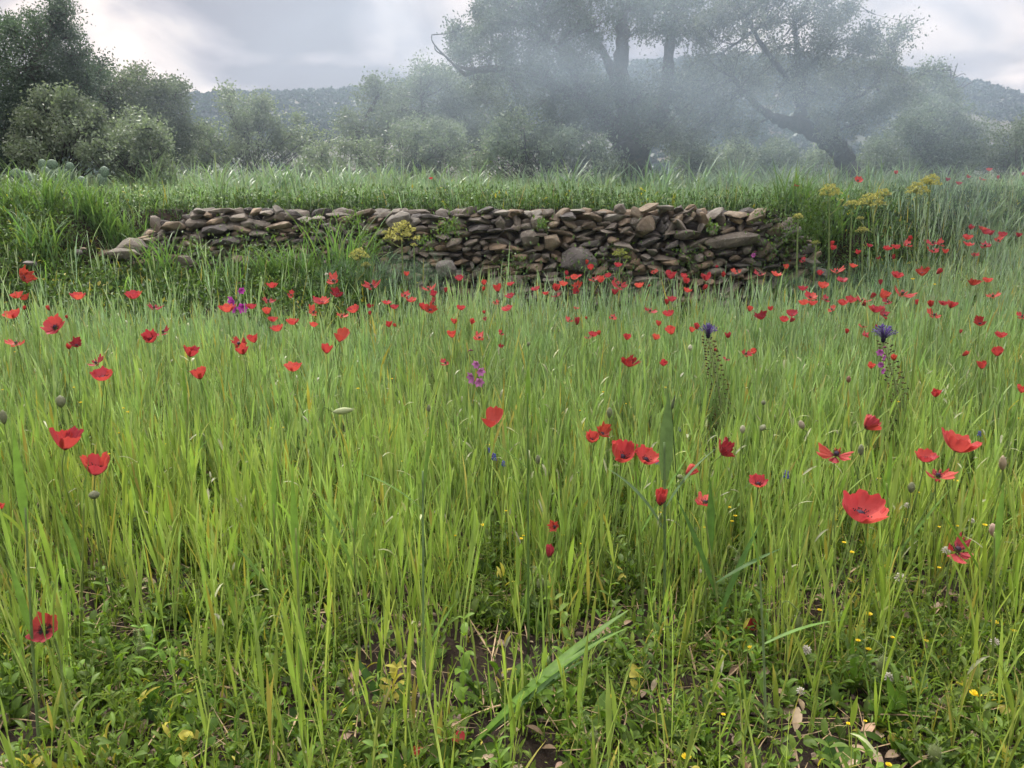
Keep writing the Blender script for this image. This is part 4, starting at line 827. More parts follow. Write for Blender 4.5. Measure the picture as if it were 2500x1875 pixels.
def gladiolus(px, py, label, h, blooms, lean, col=(.45, .17, .38)):
    P = on_ground(px, py, h); s = math.dist(P, (0, 0, CAMZ))/F
    base = Vector((P[0]+lean*s, P[1]+.02, 0)); base.z = float(ground(base.x, base.y)); t = thing('wild_gladiolus', label, 'flower', base, 'wild gladioli')
    hd = np.array(P)-np.array(base)
    top = hd+np.array((blooms[-1][0]*s, 0, -blooms[-1][1]*s))
    stem_mesh(curve_pts([(0, 0, 0), (hd[0]*.3, hd[1]*.4, hd[2]*.5), tuple(hd), tuple(top)], 6), .0015, (.16, .22, .08), 0, t)
    for bx, by, sz, fx in blooms[:-1]:
        tepals(hd+np.array((bx*s, -.004, -by*s)), 6, sz*s, col, (fx, -.7, -.1), t)
    a = Acc(); d = np.array((math.copysign(.018, lean), 0, .002))
    V, Qd, T = tube([top, top+d*.5+(0, 0, .004), top+d], [.001, .003, .001], 5); a.add(V, Qd, T, (.20, .05, .10)); a.build('bud', M['plain'], t, (0, 0, 0), True)
gladiolus(1165, 905, 'pink purple gladiolus alone in the grass at centre', .42, [(0, -18, 15, -.3), (6, 0, 17, .4), (-8, 16, 22, -.9), (4, 26, 18, .1), (-22, -48)], 22)
gladiolus(580, 735, 'magenta gladiolus among poppies left of the yellow fennel', .44, [(-6, 0, 20, -.6), (10, -25, 12, .5), (10, 14, 18, .3), (-2, 14, 20, -.9), (4, -40)], 8, (.42, .05, .36))
gladiolus(2150, 880, 'pink gladiolus spike standing against the right tassel flower', .42, [(-4, -20, 12, -.4), (2, -8, 10, .5), (0, 8, 10, -.3), (3, 22, 11, .4), (0, -28)], 5, (.42, .12, .38))
gladiolus(1838, 622, 'tiny pink flower at the foot of the wall\'s right end', .5, [(0, 0, 8, 0), (2, -6)], 3, (.45, .12, .36))

def small_flower(px, py, wpx, kind, label, h, group):
    P = on_ground(px, py, h); s = math.dist(P, (0, 0, CAMZ))/F; g = float(ground(P[0], P[1]))
    base = Vector((P[0]+random.uniform(-.015, .015), P[1]+.01, g)); t = thing({'y': 'yellow_flower', 'w': 'white_clover', 'u': 'blue_flower'}[kind], label, 'flower', base, group)
    hd = np.array(P)-np.array(base); hd[2] = max(hd[2], .012)
    stem_mesh(curve_pts([(0, 0, 0), (hd[0]*.3, 0, hd[2]*.5), tuple(hd)], 4), .0008, (.15, .2, .06), 0, t, k=3)
    sz = wpx*s/2
    if kind == 'y':
        a = Acc()
        for ring, (nn, el, sc_) in enumerate(((11, .55, 1.0), (9, 1.0, .75))):
            for k in range(nn):
                ph = k*6.283/nn+ring*.3+random.uniform(-.1, .1); d = np.array((math.cos(ph)*math.cos(el), math.sin(ph)*math.cos(el), math.sin(el))); sd_ = np.array((-math.sin(ph), math.cos(ph), 0))*.20
                V = np.array([(0, 0, 0), d*.55+sd_, d+sd_*.8, d*1.06, d-sd_*.8, d*.55-sd_])*sz*sc_*1.1+hd
                a.add(V, [(0, 1, 2, 3), (0, 3, 4, 5)], None, (.72, .56, .03))
        a.build('flower_head', M['plain'], t)
    elif kind == 'w':
        a = Acc()
        for k in range(30):
            f = k/30; e = math.asin(1-1.5*f); ph = k*2.4; d = np.array((math.cos(ph)*math.cos(e), math.sin(ph)*math.cos(e), math.sin(e)))
            V, Qd, T = tube([d*sz*.2+hd, d*sz*.7+hd, d*sz*1.1+hd], [sz*.08, sz*.2, sz*.06], 4); a.add(V, Qd, T, (.62, .60, .50))
        a.build('flower_head', M['plain'], t)
    else:
        a = Acc()
        for k in range(16):
            f = k/16; ph = k*2.4; q = hd+np.array((math.cos(ph)*sz*.6*(1-f*.5), math.sin(ph)*sz*.6*(1-f*.5), (f-.5)*sz*2)); V, Qd, T = tube([q, q+(0, 0, sz*.25), q+(0, 0, sz*.5)], [sz*.12, sz*.22, sz*.1], 5)
            a.add(V, Qd, T, (.10, .13, .42) if k % 3 else (.16, .12, .40))
        a.build('flower_head', M['plain'], t, (0, 0, 0), True)
YEL = {'Z': [(330, 40, 25), (370, 92, 24), (350, 125, 22), (170, 165, 28), (1048, 258, 24), (1095, 320, 30), (1640, 160, 18), (1755, 155, 20), (1925, 150, 26), (1640, 415, 22), (895, 680, 28), (1200, 708, 42), (1985, 760, 40), (2105, 810, 30), (1350, 850, 24), (1555, 872, 30), (1200, 925, 32), (1865, 1210, 60), (65, 1600, 56), (1325, 1645, 34), (1180, 1370, 20), (1075, 1388, 26), (465, 915, 34), (295, 1330, 26), (1135, 870, 28)],
       'Y': [(970, 152, 36), (1205, 235, 26), (1220, 215, 20), (1465, 212, 22), (1580, 265, 18), (2070, 70, 20), (795, 215, 20), (1765, 1220, 38), (2010, 165, 14), (1110, 60, 18)],
       'A': [(503, 980, 20), (798, 1040, 24), (460, 885, 14), (770, 1015, 18), (1443, 1085, 18), (1695, 1140, 20), (1765, 1135, 14), (88, 665, 16), (740, 1170, 16), (1030, 1238, 16), (680, 1300, 16), (15, 900, 14)],
       'B': [(190, 893, 20), (400, 832, 18), (370, 958, 22), (915, 1035, 18), (1000, 1245, 24), (1575, 1030, 18), (1718, 915, 18), (1860, 987, 16), (2105, 885, 16), (515, 1355, 18), (465, 1345, 16), (1478, 1245, 18)],
       'C': [(945, 740, 14), (1388, 975, 16), (675, 692, 14), (915, 655, 12), (1265, 1455, 22), (1745, 1470, 28), (1475, 212, 24), (1612, 245, 22), (1510, 1540, 18), (330, 1635, 28), (2140, 1080, 18), (25, 935, 14)]}
yi = []
for c_, L_ in YEL.items():
    ox, oy, s_ = CR[c_]
    for x, y, w_ in L_: yi.append(dict(px=ox+x/s_, py=oy+y/s_, w=w_/s_))
XZ_OLD, YZ_OLD = XZ, YZ
XZ = [(0, 400, 'at the left edge'), (400, 700, 'below the rounded lone poppy'), (700, 950, 'left of the central poppy'), (950, 1200, 'below the central poppy'), (1200, 1500, 'around the small closed poppy'), (1500, 1800, 'below the big poppy pair'), (1800, 2050, 'left of the largest poppy'), (2050, 2250, 'below the largest poppy'), (2250, 2510, 'near the right edge')]
YZ = [(0, 900, 'far field'), (900, 1080, 'middle field'), (1080, 1260, 'near field'), (1260, 1450, 'lower grass'), (1450, 1650, 'low weeds'), (1650, 1900, 'bottom weeds')]
auto_label(yi, lambda i: 'yellow', 'flower')
for it in yi:
    it['label'] = it['label'].replace('yellow flower', 'tiny yellow flower' if it['w'] < 9 else 'small yellow flower')
    h = np.interp(it['py'], [700, 1000, 1300, 1500, 1870], [.34, .30, .20, .11, .06]); small_flower(it['px'], it['py'], it['w'], 'y', it['label'], float(h), 'small yellow flowers in the weeds')
XZ, YZ = XZ_OLD, YZ_OLD
for px, py, w_, lb in ((2197, 1413, 24, 'round white clover head right of the biggest poppy\'s stem'), (1968, 1588, 22, 'white clover head beside a fallen brown petal, lower right'), (2170, 1655, 22, 'pinkish white clover head under the largest nodding bud'), (1955, 1688, 18, 'ragged white clover head at the bottom right of centre'), (2428, 1568, 18, 'white clover head near the right edge'),
                       (1710, 1395, 10, 'tiny white clover head on a tall stem between dark stalks'), (2215, 1235, 14, 'small white clover head in the grass right of the biggest poppy'), (2372, 1272, 12, 'tiny white clover head on the grass near the right edge'), (2310, 1345, 18, 'white clover head left beside the ragged poppy'),
                       (797, 590+80, 8, 'left white tuft among poppies under the fennel'), (812, 685, 8, 'right white tuft among poppies under the fennel')):
    small_flower(px, py, w_, 'w', lb, float(np.interp(py, [600, 1200, 1400, 1700], [.5, .24, .15, .07])), 'white clover heads')
for px, py, w_, lb in ((1206, 1117, 18, 'violet blue grape like flower under the central poppy'), (1229, 1133, 14, 'lower right one of the two small blue flowers under the central poppy'), (1193, 1100, 12, 'pale blue tip left of the two small blue flowers'), (2391, 1060, 11, 'bright blue flower just right of the second biggest poppy'),
                       (1920, 1160, 18, 'dim blue violet flower spike below the bud group, right'), (1605, 1130, 12, 'violet flower touching the right of the big poppy pair'), (1659, 1049, 10, 'purple bud like flower left of the dark square poppy')):
    small_flower(px, py, w_, 'u', lb, .32, 'small blue flowers')

# ------------------------------------------------------------------ yellow giant fennels at the wall
def fennel(px, py, rpx, stem_to, D, label, green=False, side=()):
    P = at(px, py, D); s = D/F; B = at(stem_to[0], stem_to[1], D); g = float(ground(B[0], D)); B[2] = g
    t = thing('giant_fennel', label, 'fennel plant', tuple(B), 'giant fennels by the wall')
    hd = P-B-np.array((0, 0, rpx*s*.6))
    pts = curve_pts([(0, 0, 0), (hd[0]*.2, 0, hd[2]*.35), (hd[0]*.7, 0, hd[2]*.75), tuple(hd)], 5)
    st = Acc(); V, Qd, T = tube(pts, np.linspace(.008, .0045, len(pts)), 8); st.add(V, Qd, T, (.22, .29, .12))
    col = np.array((.30, .34, .08)) if green else np.array((.50, .49, .14))
    def umbel(c, r, par):
        a = Acc()
        for k in range(16 if r > .06 else 10):
            ph = k*2.4; f = (k+.5)/16; rr_ = r*(math.sqrt(f)); e = np.array(c)+np.array((math.cos(ph)*rr_, math.sin(ph)*rr_*.8, r*(.75-.9*f)+random.uniform(-.1, .1)*r))
            V, Qd, T = tube([np.array(c)-(0, 0, .1*r), (np.array(c)+e)/2, e], [.0022, .0018, .0015], 3); a.add(V, Qd, T, (.30, .34, .12))
            m_ = 34; d = rng.normal(size=(m_, 3)); d /= np.linalg.norm(d, axis=1)[:, None]; d[:, 2] = np.abs(d[:, 2])*.8; q = e+d*r*.26
            V = np.stack([q+(-.004, 0, 0), q+(0, -.003, .003), q+(.004, 0, .001), q+(0, .003, .004)], 1)
            Vv = q[:, None]+rng.normal(size=(m_, 4, 3))*r*.055; a.add(Vv.reshape(-1, 3), np.arange(m_*4).reshape(-1, 4), None, np.repeat(col*(.75+.5*rng.random((m_, 1))), 4, 0))
        a.build('umbel', M['plain'], par)
    umbel(hd+np.array((0, 0, rpx*s*.1)), rpx*s*1.15, t)
    for sx, sy, sr in side:
        q = at(sx, sy, D)-B; st_ = np.array([np.interp(q[2]-.10, pts[:, 2], pts[:, i]) for i in range(3)])
        if q[2]-.1 < 0: st_ = np.zeros(3)
        V, Qd, T = tube(curve_pts([st_, (st_*.4+q*.6)-(0, 0, .02), q-(0, 0, sr*s*.4)], 4), .0035, 6); st.add(V, Qd, T, (.26, .31, .13)); umbel(q-np.array((0, 0, sr*s*.2)), sr*s, t)
    st.build('stem', M['stem'], t, (0, 0, 0), True)
    # feathery leaves at the foot
    n = 1500; c0 = rng.normal(size=(60, 3))*np.array((.17, .07, .08))+np.array((0, 0, .20)); b = np.repeat(c0, 25, 0)+rng.normal(size=(n, 3))*.02; b[:, 2] = np.abs(b[:, 2])
    V, Qd, ii, tt, _ = ribbons(b, rng.random(n)*6.28, .02+.05*rng.random(n), .0014*np.ones(n), .3+1.1*rng.random(n), .4*rng.random(n), 2, prof=np.array((1, .8, .3)))
    mk('feathery_leaves', V, Qd, None, M['plain'], (np.array((.13, .22, .12))*(.7+.6*rng.random((n, 1))))[ii], False, t)
fennel(980, 562, 34, (983, 655), 5.45, 'brightest yellow fennel, blooming alone in front of the wall', side=((940, 570, 10),))
fennel(876, 618, 20, (866, 690), 5.4, 'smaller greenish yellow fennel left of the brightest one', side=((893, 650, 14),))
fennel(1010, 598, 8, (1012, 655), 5.6, 'tiny fennel head right behind the brightest yellow fennel')
fennel(2027, 462, 22, (2036, 570), 5.75, 'pale yellow fennel highest left of the forked one, past the wall', side=((2055, 490, 6),))
fennel(2081, 498, 18, (2085, 590), 5.65, 'dense yellow round fennel head left of the forked fennel')
fennel(2128, 486, 26, (2165, 580), 5.75, 'forked fennel with broad yellow tops on a leaning stem', side=((2158, 476, 20), (2100, 535, 10)))
fennel(2240, 458, 22, (2245, 570), 5.85, 'tall fennel, left one of the pair at right')
fennel(2273, 438, 20, (2266, 570), 5.9, 'tallest fennel, right one of the pair at right', side=((2262, 445, 12),))
fennel(1949, 528, 12, (1954, 610), 5.6, 'small yellow fennel head just past the wall\'s right end')
fennel(1993, 592, 10, (1993, 630), 5.5, 'green fennel head low in the weeds past the wall\'s end', True)
fennel(2106, 562, 14, (2120, 600), 5.6, 'low yellow fennel head under the forked fennel')
fennel(1514, 618, 17, (1512, 665), 5.5, 'green fennel head in front of the wall right of the boulder', True, side=((1530, 630, 10),))

# ------------------------------------------------------------------ prickly pears on the left bank
def cactus(pads, D, label):
    bx = np.mean([p[0] for p in pads]); B = at(bx, max(p[1] for p in pads)+20, D); B[2] = float(ground(B[0], D)); t = thing('prickly_pear', label, 'cactus', tuple(B), 'prickly pears on the left bank')
    for px, py, w_, h_, rot in pads:
        c = at(px, py, D+random.uniform(-.1, .1))-B; s = D/F
        u = np.linspace(0, 2*math.pi, 18, endpoint=False); V = []
        for k, (f, th) in enumerate(((.0, .5), (.55, .45), (.9, .25), (1., 0))):
            for sgn in ((1, -1) if k < 3 else (1,)):
                V += [(math.cos(a)*w_*s/2*f*(1+.12*math.sin(a)), sgn*th*.035, math.sin(a)*h_*s/2*f) for a in u]
        V = np.array(V); n = 18; Qd = []
        rings = [0, 2, 4, 6]
        for side_ in (0, 1):
            seq = [0+side_, 2+side_, 4+side_, 6]
            for r0, r1 in zip(seq[:-1], seq[1:]):
                for i in range(n):
                    j = (i+1) % n; q = (r0*n+i, r0*n+j, r1*n+j, r1*n+i); Qd.append(q if side_ else q[::-1])
        cr, sr = math.cos(rot), math.sin(rot); V = np.stack([V[:, 0]*cr-V[:, 2]*sr, V[:, 1]+V[:, 0]*.3*math.sin(px), V[:, 0]*sr+V[:, 2]*cr], -1)+c
        mk('pad', V, Qd, None, M['cactus'], (.12, .185, .12), True, t)
cp = M['cactus'] = leafmat('cactus_pad', trans=.02, rough=.6, nscale=90., namp=.45)
cactus([(104, 402, 22, 26, .1), (128, 402, 24, 24, -.2), (112, 425, 30, 34, 0), (135, 428, 26, 34, .3)], 7.7, 'cluster of rounded cactus pads at left, biggest on the bank')
cactus([(172, 408, 18, 24, .1), (166, 430, 24, 34, -.1)], 7.7, 'narrow upright cactus pads right of the biggest cluster')
cactus([(255, 420, 24, 26, .2), (250, 442, 30, 34, 0)], 7.6, 'single dark cactus pad farther right on the bank')
cactus([(38, 424, 30, 22, .4), (60, 430, 30, 24, -.2), (82, 438, 26, 26, 0)], 7.6, 'low cactus pads at the far left, half hidden in grass')
cactus([(90, 455, 34, 34, .1), (200, 448, 30, 34, -.1)], 7.4, 'two low cactus pads in the grass under the biggest cluster')

# ------------------------------------------------------------------ foreground stalks and leaves that stand out
def stalk(bx, by, tx, ty, label, leaves, w=.0056, colr=(.24, .31, .10), bend=0., ear=None, lcol=None):
    """a tall grass stalk: leaves = (height fraction, direction az, length m, lean, bend, width)"""
    B = on_ground(bx, by, 0.0); D = B[1]; T_ = at(tx, ty, D-.02); t = thing('grass_stalk', label, 'grass stalk', tuple(B), 'tall foreground grass stalks')
    e = T_-B; pts = curve_pts([(0, 0, 0), (e[0]*.35+bend*.02, e[1]*.3, e[2]*.4), (e[0]*.7+bend*.02, e[1]*.7, e[2]*.72), tuple(e)], 6)
    stem_mesh(pts, np.linspace(w*.5, w*.28, len(pts)), colr, 0, t, name='culm', k=7)
    for f, az, ln, le, be, wd in leaves:
        i = f*(len(pts)-1); i0 = int(min(i, len(pts)-2)); b = pts[i0]*(1-(i-i0))+pts[i0+1]*(i-i0)
        V, Qd, ii, tt, _ = ribbons(b[None], np.array([az]), np.array([ln]), np.array([wd*1.35]), np.array([le]), np.array([be]), 12, fold=.25, tw0=np.array([random.uniform(-.3, .3)]), tw=np.array([random.uniform(-.6, .6)]))
        c = np.array(lcol if lcol else (.13, .24, .05))*random.uniform(.85, 1.15)
        mk('leaf', V, Qd, None, M['weed'], np.broadcast_to(c, V.shape), True, t)
    if ear:
        V, Qd, T = tube(curve_pts([tuple(e), tuple(e+np.array(ear)*.5), tuple(e+np.array(ear))], 4), [.001, .003, .0038, .0036, .003, .0028, .002, .0015, .0007], 6) ; mk('ear', V, Qd, T, M['plain'], (.10, .13, .07), True, t)
stalk(1290, 1600, 1288, 960, 'tallest upright stalk with a dark sheath at centre', [(.62, 0, .20, .05, .1, .010), (.68, 3.1, .12, .8, .4, .008), (.95, 1.5, .08, .05, .1, .007), (.5, 2.8, .16, .3, .6, .007)], colr=(.16, .26, .08))
stalk(1622, 1560, 1622, 1080, 'thick blue green stalk in front of a red poppy, right of centre', [(.78, 1.4, .20, .02, .05, .022), (.5, 3.0, .20, .5, .6, .010), (.62, .2, .18, .5, .5, .010)], w=.008, colr=(.17, .26, .11), lcol=(.12, .20, .09))
stalk(1668, 1480, 1640, 1000, 'dark slender stalk with blackish narrow bud, right of centre', [(.9, .4, .06, .2, .2, .006), (.6, .8, .05, .3, .2, .005)], w=.0036, colr=(.05, .09, .035), ear=(.006, 0, .035))
stalk(1035, 1730, 1032, 1150, 'long thin pale stalk from the bottom, left of centre', [(.85, .9, .18, .15, .1, .008), (.82, 2.9, .14, .9, .5, .006), (.2, .5, .12, .6, .1, .006)], colr=(.20, .30, .14))
stalk(455, 1330, 458, 960, 'blue green upright stalk in the left part', [(.8, 1.6, .16, .03, .05, .008), (.4, .3, .14, .4, .5, .007)])
stalk(98, 1860, 62, 1240, 'blue green stalk rising from the lower left corner past the dark centred poppy', [(.9, 2.0, .18, .1, .1, .010), (.5, .6, .16, .15, .2, .010), (.45, 2.6, .14, .2, .2, .010)], colr=(.21, .30, .12))
stalk(745, 1850, 722, 1290, 'pale straight stalk with yellowing leaves at the bottom left of centre', [(.75, 1.7, .2, .06, .1, .009), (.05, 3.0, .18, .7, .1, .007), (.1, .3, .16, .4, .2, .007), (.3, 1.4, .15, .1, .1, .009)], colr=(.27, .35, .11))
stalk(680, 1600, 668, 1230, 'twin stalk behind the pale straight one, left of centre', [(.8, 1.2, .18, .08, .1, .008), (.3, 2.9, .16, .5, .3, .007)])
stalk(1870, 1810, 1855, 1380, 'thin jointed stalk rising left of the biggest poppy', [(.5, .1, .16, 1.1, .5, .006), (.9, 2.2, .12, .2, .3, .006)], colr=(.22, .30, .15))
stalk(2180, 1480, 2165, 1180, 'stalk with broad leaves just right of the biggest poppy', [(.3, .1, .24, .55, .1, .009), (.6, 2.5, .14, .15, .2, .009), (.9, 1.6, .15, .05, .1, .007)])
stalk(2420, 1700, 2428, 1300, 'stalk with a broad arching leaf near the right edge', [(.55, 3.0, .26, .5, .3, .011), (.8, 1.2, .16, .1, .1, .009)])
stalk(1770, 1640, 1720, 1250, 'dark broad bladed stalk lower right of centre', [(.3, .4, .22, .35, .2, .014), (.4, 2.7, .24, .35, .2, .013), (.7, 1.7, .16, .1, .2, .011), (.5, .1, .16, 1.0, .2, .008)], lcol=(.07, .15, .035))
stalk(1570, 1500, 1552, 1150, 'stalk with leaf crossing up to the right, right of centre', [(.5, .35, .26, .55, .1, .009), (.8, 2.0, .14, .1, .1, .008)])
stalk(200, 1600, 205, 1230, 'stalk with two narrow leaves at left, above the dark centred poppy', [(.8, .6, .16, .1, .2, .007), (.5, 2.6, .16, .3, .3, .007)])
stalk(880, 1640, 862, 1290, 'stalk with a leaf bending left below the level pale bud', [(.6, 2.8, .18, .25, .5, .008), (.85, .8, .14, .1, .1, .008)])
def rosette(px, py, label, leaves, name='broad_leaf_weed', mat='weed', h=0.0, cat='weed'):
    B = on_ground(px, py, 0.0); t = thing(name, label, cat, tuple(B))
    for az, ln, wd, le, be, c in leaves:
        V, Qd, ii, tt, _ = ribbons(np.array([[0., 0, .004]]), np.array([az]), np.array([ln]), np.array([wd]), np.array([le]), np.array([be]), 14, prof=np.clip(np.sin(np.pi*np.clip(np.linspace(0, 1, 15)*.93+.05, 0, 1))**.75, .05, 1), fold=.22, tw0=np.array([random.uniform(-.3, .3)]), tw=np.array([random.uniform(-.3, .3)]))
        mk('leaf', V, Qd, None, M[mat], np.broadcast_to(np.array(c), V.shape), True, t)
G1, G2, G3 = (.10, .20, .025), (.05, .12, .02), (.18, .30, .09)
rosette(1120, 1862, 'clump of long arching broad leaves rising to the right at bottom centre', [(.50, .42, .022, .92, .35, G1), (.56, .38, .020, 1.0, .40, G2), (.42, .40, .016, .85, .55, G1), (.62, .33, .016, 1.1, .4, G2)], 'leaf_clump', 'weed', cat='grass clump')
rosette(370, 1790, 'dark glossy lance leaved plant at lower left', [(2.6, .075, .020, 1.0, .5, G2), (3.0, .085, .019, 1.2, .4, G2), (2.1, .08, .02, .9, .4, G2), (.2, .07, .018, 1.1, .4, G1), (1.4, .07, .02, .7, .5, G2)])
rosette(930, 1720, 'dark plant with opposite pointed leaves, bottom left of centre', [(.9, .10, .018, .5, .3, G2), (2.5, .10, .018, .6, .3, G2), (.2, .08, .02, 1.1, .3, G2), (3.0, .08, .02, 1.1, .3, G2), (1.6, .11, .016, .1, .1, G2)])
rosette(1470, 1800, 'pale green toothed leaves standing at the bottom right of centre', [(1.2, .085, .044, .25, .3, G3), (2.5, .06, .036, .8, .4, G3)])
rosette(1190, 1895, 'round shiny leaf at the bottom edge, centre', [(1.6, .055, .075, .7, .6, G1), (.2, .05, .05, 1.0, .4, G2)])
rosette(2050, 1872, 'rounded leafy weed at the bottom edge right of centre', [(1.9, .05, .045, .6, .5, G2), (.3, .045, .04, .9, .4, G1), (2.9, .05, .03, 1.0, .4, G1)])
rosette(650, 1500, 'small weed with round leaves left of the pale straight stalk', [(k*1.05, .035, .03, .9, .5, G1) for k in range(6)])
rosette(300, 1480, 'weed with spoon shaped leaves above the dark centred poppy', [(k*1.05+.4, .045, .026, .8, .5, G1) for k in range(6)])
rosette(690, 1800, 'broad dark leaves in the shade at the bottom left of centre', [(k*1.25+.1, .06, .03, 1.0, .4, G2) for k in range(5)])
rosette(2190, 1800, 'upright broad leaves at the bottom right below the hairy bud', [(1.2, .10, .03, .3, .3, G1), (1.9, .11, .028, .25, .3, G1), (2.6, .08, .03, .6, .4, G1), (.4, .08, .028, .7, .4, G2)])
rosette(2080, 1700, 'spiky leaved weed under the largest nodding bud', [(.5, .11, .010, .4, .2, G1), (2.6, .11, .010, .4, .2, G1), (1.6, .12, .011, .15, .2, G1), (1.1, .1, .01, .5, .2, G1), (2.1, .1, .01, .4, .3, G1)])
for px, py, lb in ((1815, 1838, 0), ):
    pass
for px, py, w_, lb in ((1012, 1848, 20, 'fallen pink red petal at the bottom, under the arching leaves'), (1130, 1818, 22, 'fallen red petal beside the clump of arching leaves'), (155, 1545, 26, 'fallen pale pink petal right of the dark centred poppy')):
    B = on_ground(px, py, .03); s = math.dist(B, (0, 0, CAMZ))/F*w_
    A_ = petal_arrays(0, 1.0, .3, 1.0, int(px), 0, .06, 1.0, 0); V = A_[0]*s*1.3; c_ = A_[2] if px > 500 else A_[2]*.3+np.array((.45, .24, .2))
    o = mk('fallen_petal', V, A_[1], None, M['petal'], c_, True, None); o.location = B; o.rotation_euler = (random.uniform(-1, 1), random.uniform(-1, 1), random.uniform(0, 6)); tag(o, lb, 'petal')
# ------------------------------------------------------------------ grasses and weeds (nobody could count them)
def scatter_pts(n, y0, y1, xf, dens=None, power=1.0, seed=0):
    r = np.random.default_rng(seed)
    y = np.sqrt(y0**2+(y1**2-y0**2)*r.random(n)) if power == 1.0 else y0+(y1-y0)*r.random(n)**power
    x = (r.random(n)*2-1)*xf(y)
    if dens is not None:
        k = r.random(n) < dens(x, y); x, y = x[k], y[k]
    return x, y
def hue(n, base, var, yellow=.0, dead=.0):
    c = np.array(base)[None]*(1+var*(rng.random((n, 1))-.5)*2)
    c = c*(1+.18*(rng.random((n, 3))-.5))
    m_ = rng.random(n) < yellow; c[m_] = np.array((.36, .34, .06))*(.7+.6*rng.random((m_.sum(), 1)))
    m_ = rng.random(n) < dead; c[m_] = np.array((.42, .32, .15))*(.6+.6*rng.random((m_.sum(), 1)))
    return c
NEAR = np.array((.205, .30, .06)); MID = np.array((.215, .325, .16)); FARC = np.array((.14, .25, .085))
def tone(y):  # blades go paler and bluer with distance, haze mixed into their colour
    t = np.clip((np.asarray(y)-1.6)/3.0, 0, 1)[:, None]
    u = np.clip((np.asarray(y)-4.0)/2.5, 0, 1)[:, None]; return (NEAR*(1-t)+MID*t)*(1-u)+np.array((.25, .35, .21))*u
def tips(c, ii, tt, frac=.35, tipc=(.42, .34, .10), start=.55):
    """some blades yellow towards their tips"""
    n = len(c); yes = rng.random(n) < frac; k = yes[ii]*np.clip((tt-start)/(1-start), 0, 1)
    base = c[ii]*(1+.12*(1-tt[:, None])*0); 
    return base*(1-k[:, None])+np.array(tipc)*k[:, None]
# cereal-like grass of the poppy field: thin culms with narrow leaves
def field_density(x, y):
    line = yw(x); edge = line-1.05-.60*sm((-x-.2)/1.2)+.80*sm((x-1.9)/1)
    d = np.interp(y, [.9, 1.25, 1.6, 2.0, 2.5, 3.2, 9], [.05, .13, .23, .38, .60, .82, 1])
    d = d*(.30+1.15*fbm(x*2.1, y*1.7, 55))*np.where(y > edge, np.exp(-(y-edge)*3.2), 1)
    return d
def field_grass(n, y0, y1, seed, seg, kfold):
    x, y = scatter_pts(n, y0, y1, lambda y: .68*y+.9, field_density, 1.0, seed)
    n = len(x); g = ground(x, y); r = rng
    Hh = (.22+.22*r.random(n)+.10*(r.random(n) < .12)*r.random(n))*(.82+.36*fbm(x*.9, y*.9, 60))
    Hh = Hh*(.86-.10*np.exp(-((y-1.2)/.6)**2))
    keep = np.ones(n, bool)
    for (cx, cy, hw, dep, kp) in CLEAR:
        inn = (np.abs(x-cx*y/cy) < hw) & (y < cy+.01) & (y > cy-dep); keep &= ~(inn & (r.random(n) > kp))
    x, y, g, Hh = x[keep], y[keep], g[keep], Hh[keep]; n = len(x)
    az = r.random(n)*6.283; lean = np.abs(r.normal(size=n))*.09+.01
    B = np.stack([x, y, g-.01], -1); a = Acc()
    V, Qq, ii, tt, P = ribbons(B, az, Hh*.92, .0036+.0018*r.random(n), lean, .08+.2*r.random(n), max(2, seg-1), prof=np.linspace(1, .55, max(2, seg-1)+1), tw0=r.random(n)*3, fold=.7 if kfold else 0)
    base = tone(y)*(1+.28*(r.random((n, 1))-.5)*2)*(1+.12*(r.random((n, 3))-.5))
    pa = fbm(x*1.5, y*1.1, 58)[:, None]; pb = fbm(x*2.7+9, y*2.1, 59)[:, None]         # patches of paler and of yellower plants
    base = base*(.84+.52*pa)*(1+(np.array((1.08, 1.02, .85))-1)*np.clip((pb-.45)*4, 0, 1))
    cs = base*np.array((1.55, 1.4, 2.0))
    a.add(V, Qq, None, cs[ii])
    for k, f0 in enumerate((.12, .38, .62, .82)):
        m_ = r.random(n) < (.45, .65, .8, .9)[k]; j = np.where(m_)[0]; nn = len(j)
        f = np.clip(f0+.1*(r.random(nn)-.5), 0, 1)*(P.shape[1]-1); i0 = np.floor(f).astype(int).clip(0, P.shape[1]-2); ff = (f-i0)[:, None]
        b = P[j, i0]*(1-ff)+P[j, i0+1]*ff
        ln = Hh[j]*(.30+.35*r.random(nn))*(1.0 if k < 3 else .8)
        V, Qq, i2, t2, _ = ribbons(b, r.random(nn)*6.283, ln, (.0040+.0072*r.random(nn)**1.8), .04+.24*r.random(nn), .05+.7*r.random(nn)**2.4, seg, tw0=(r.random(nn)-.5)*.8, tw=(r.random(nn)-.5)*1.6, fold=.3 if kfold else 0)
        c = base[j]*(1+.15*(r.random((nn, 1))-.5)); yl = r.random(nn) < (.22, .10, .04, .02)[k]
        c[yl] = np.array((.40, .36, .08))*(.7+.5*r.random((yl.sum(), 1)))
        a.add(V, Qq, None, tips(c, i2, t2, (.32, .2, .1, .06)[k]))
    j = np.where(r.random(n) < .10)[0]; nn = len(j)            # nodding seed heads on some culms
    V, Qq, i2, t2, _ = ribbons(P[j, -1], r.random(nn)*6.283, .025+.03*r.random(nn), .004+.005*r.random(nn), .2+.7*r.random(nn), .3+1.2*r.random(nn), 4, prof=np.array((.3, .9, 1, .8, .15)), fold=.6 if kfold else 0)
    a.add(V, Qq, None, (np.array((.30, .33, .17))*(.6+.6*r.random((nn, 1))))[i2])
    return a
fa = Acc()
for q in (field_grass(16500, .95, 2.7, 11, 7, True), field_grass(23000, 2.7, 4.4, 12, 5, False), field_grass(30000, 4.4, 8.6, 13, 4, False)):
    fa.add(np.concatenate(q.V), np.concatenate(q.Q), None, np.concatenate(q.C))
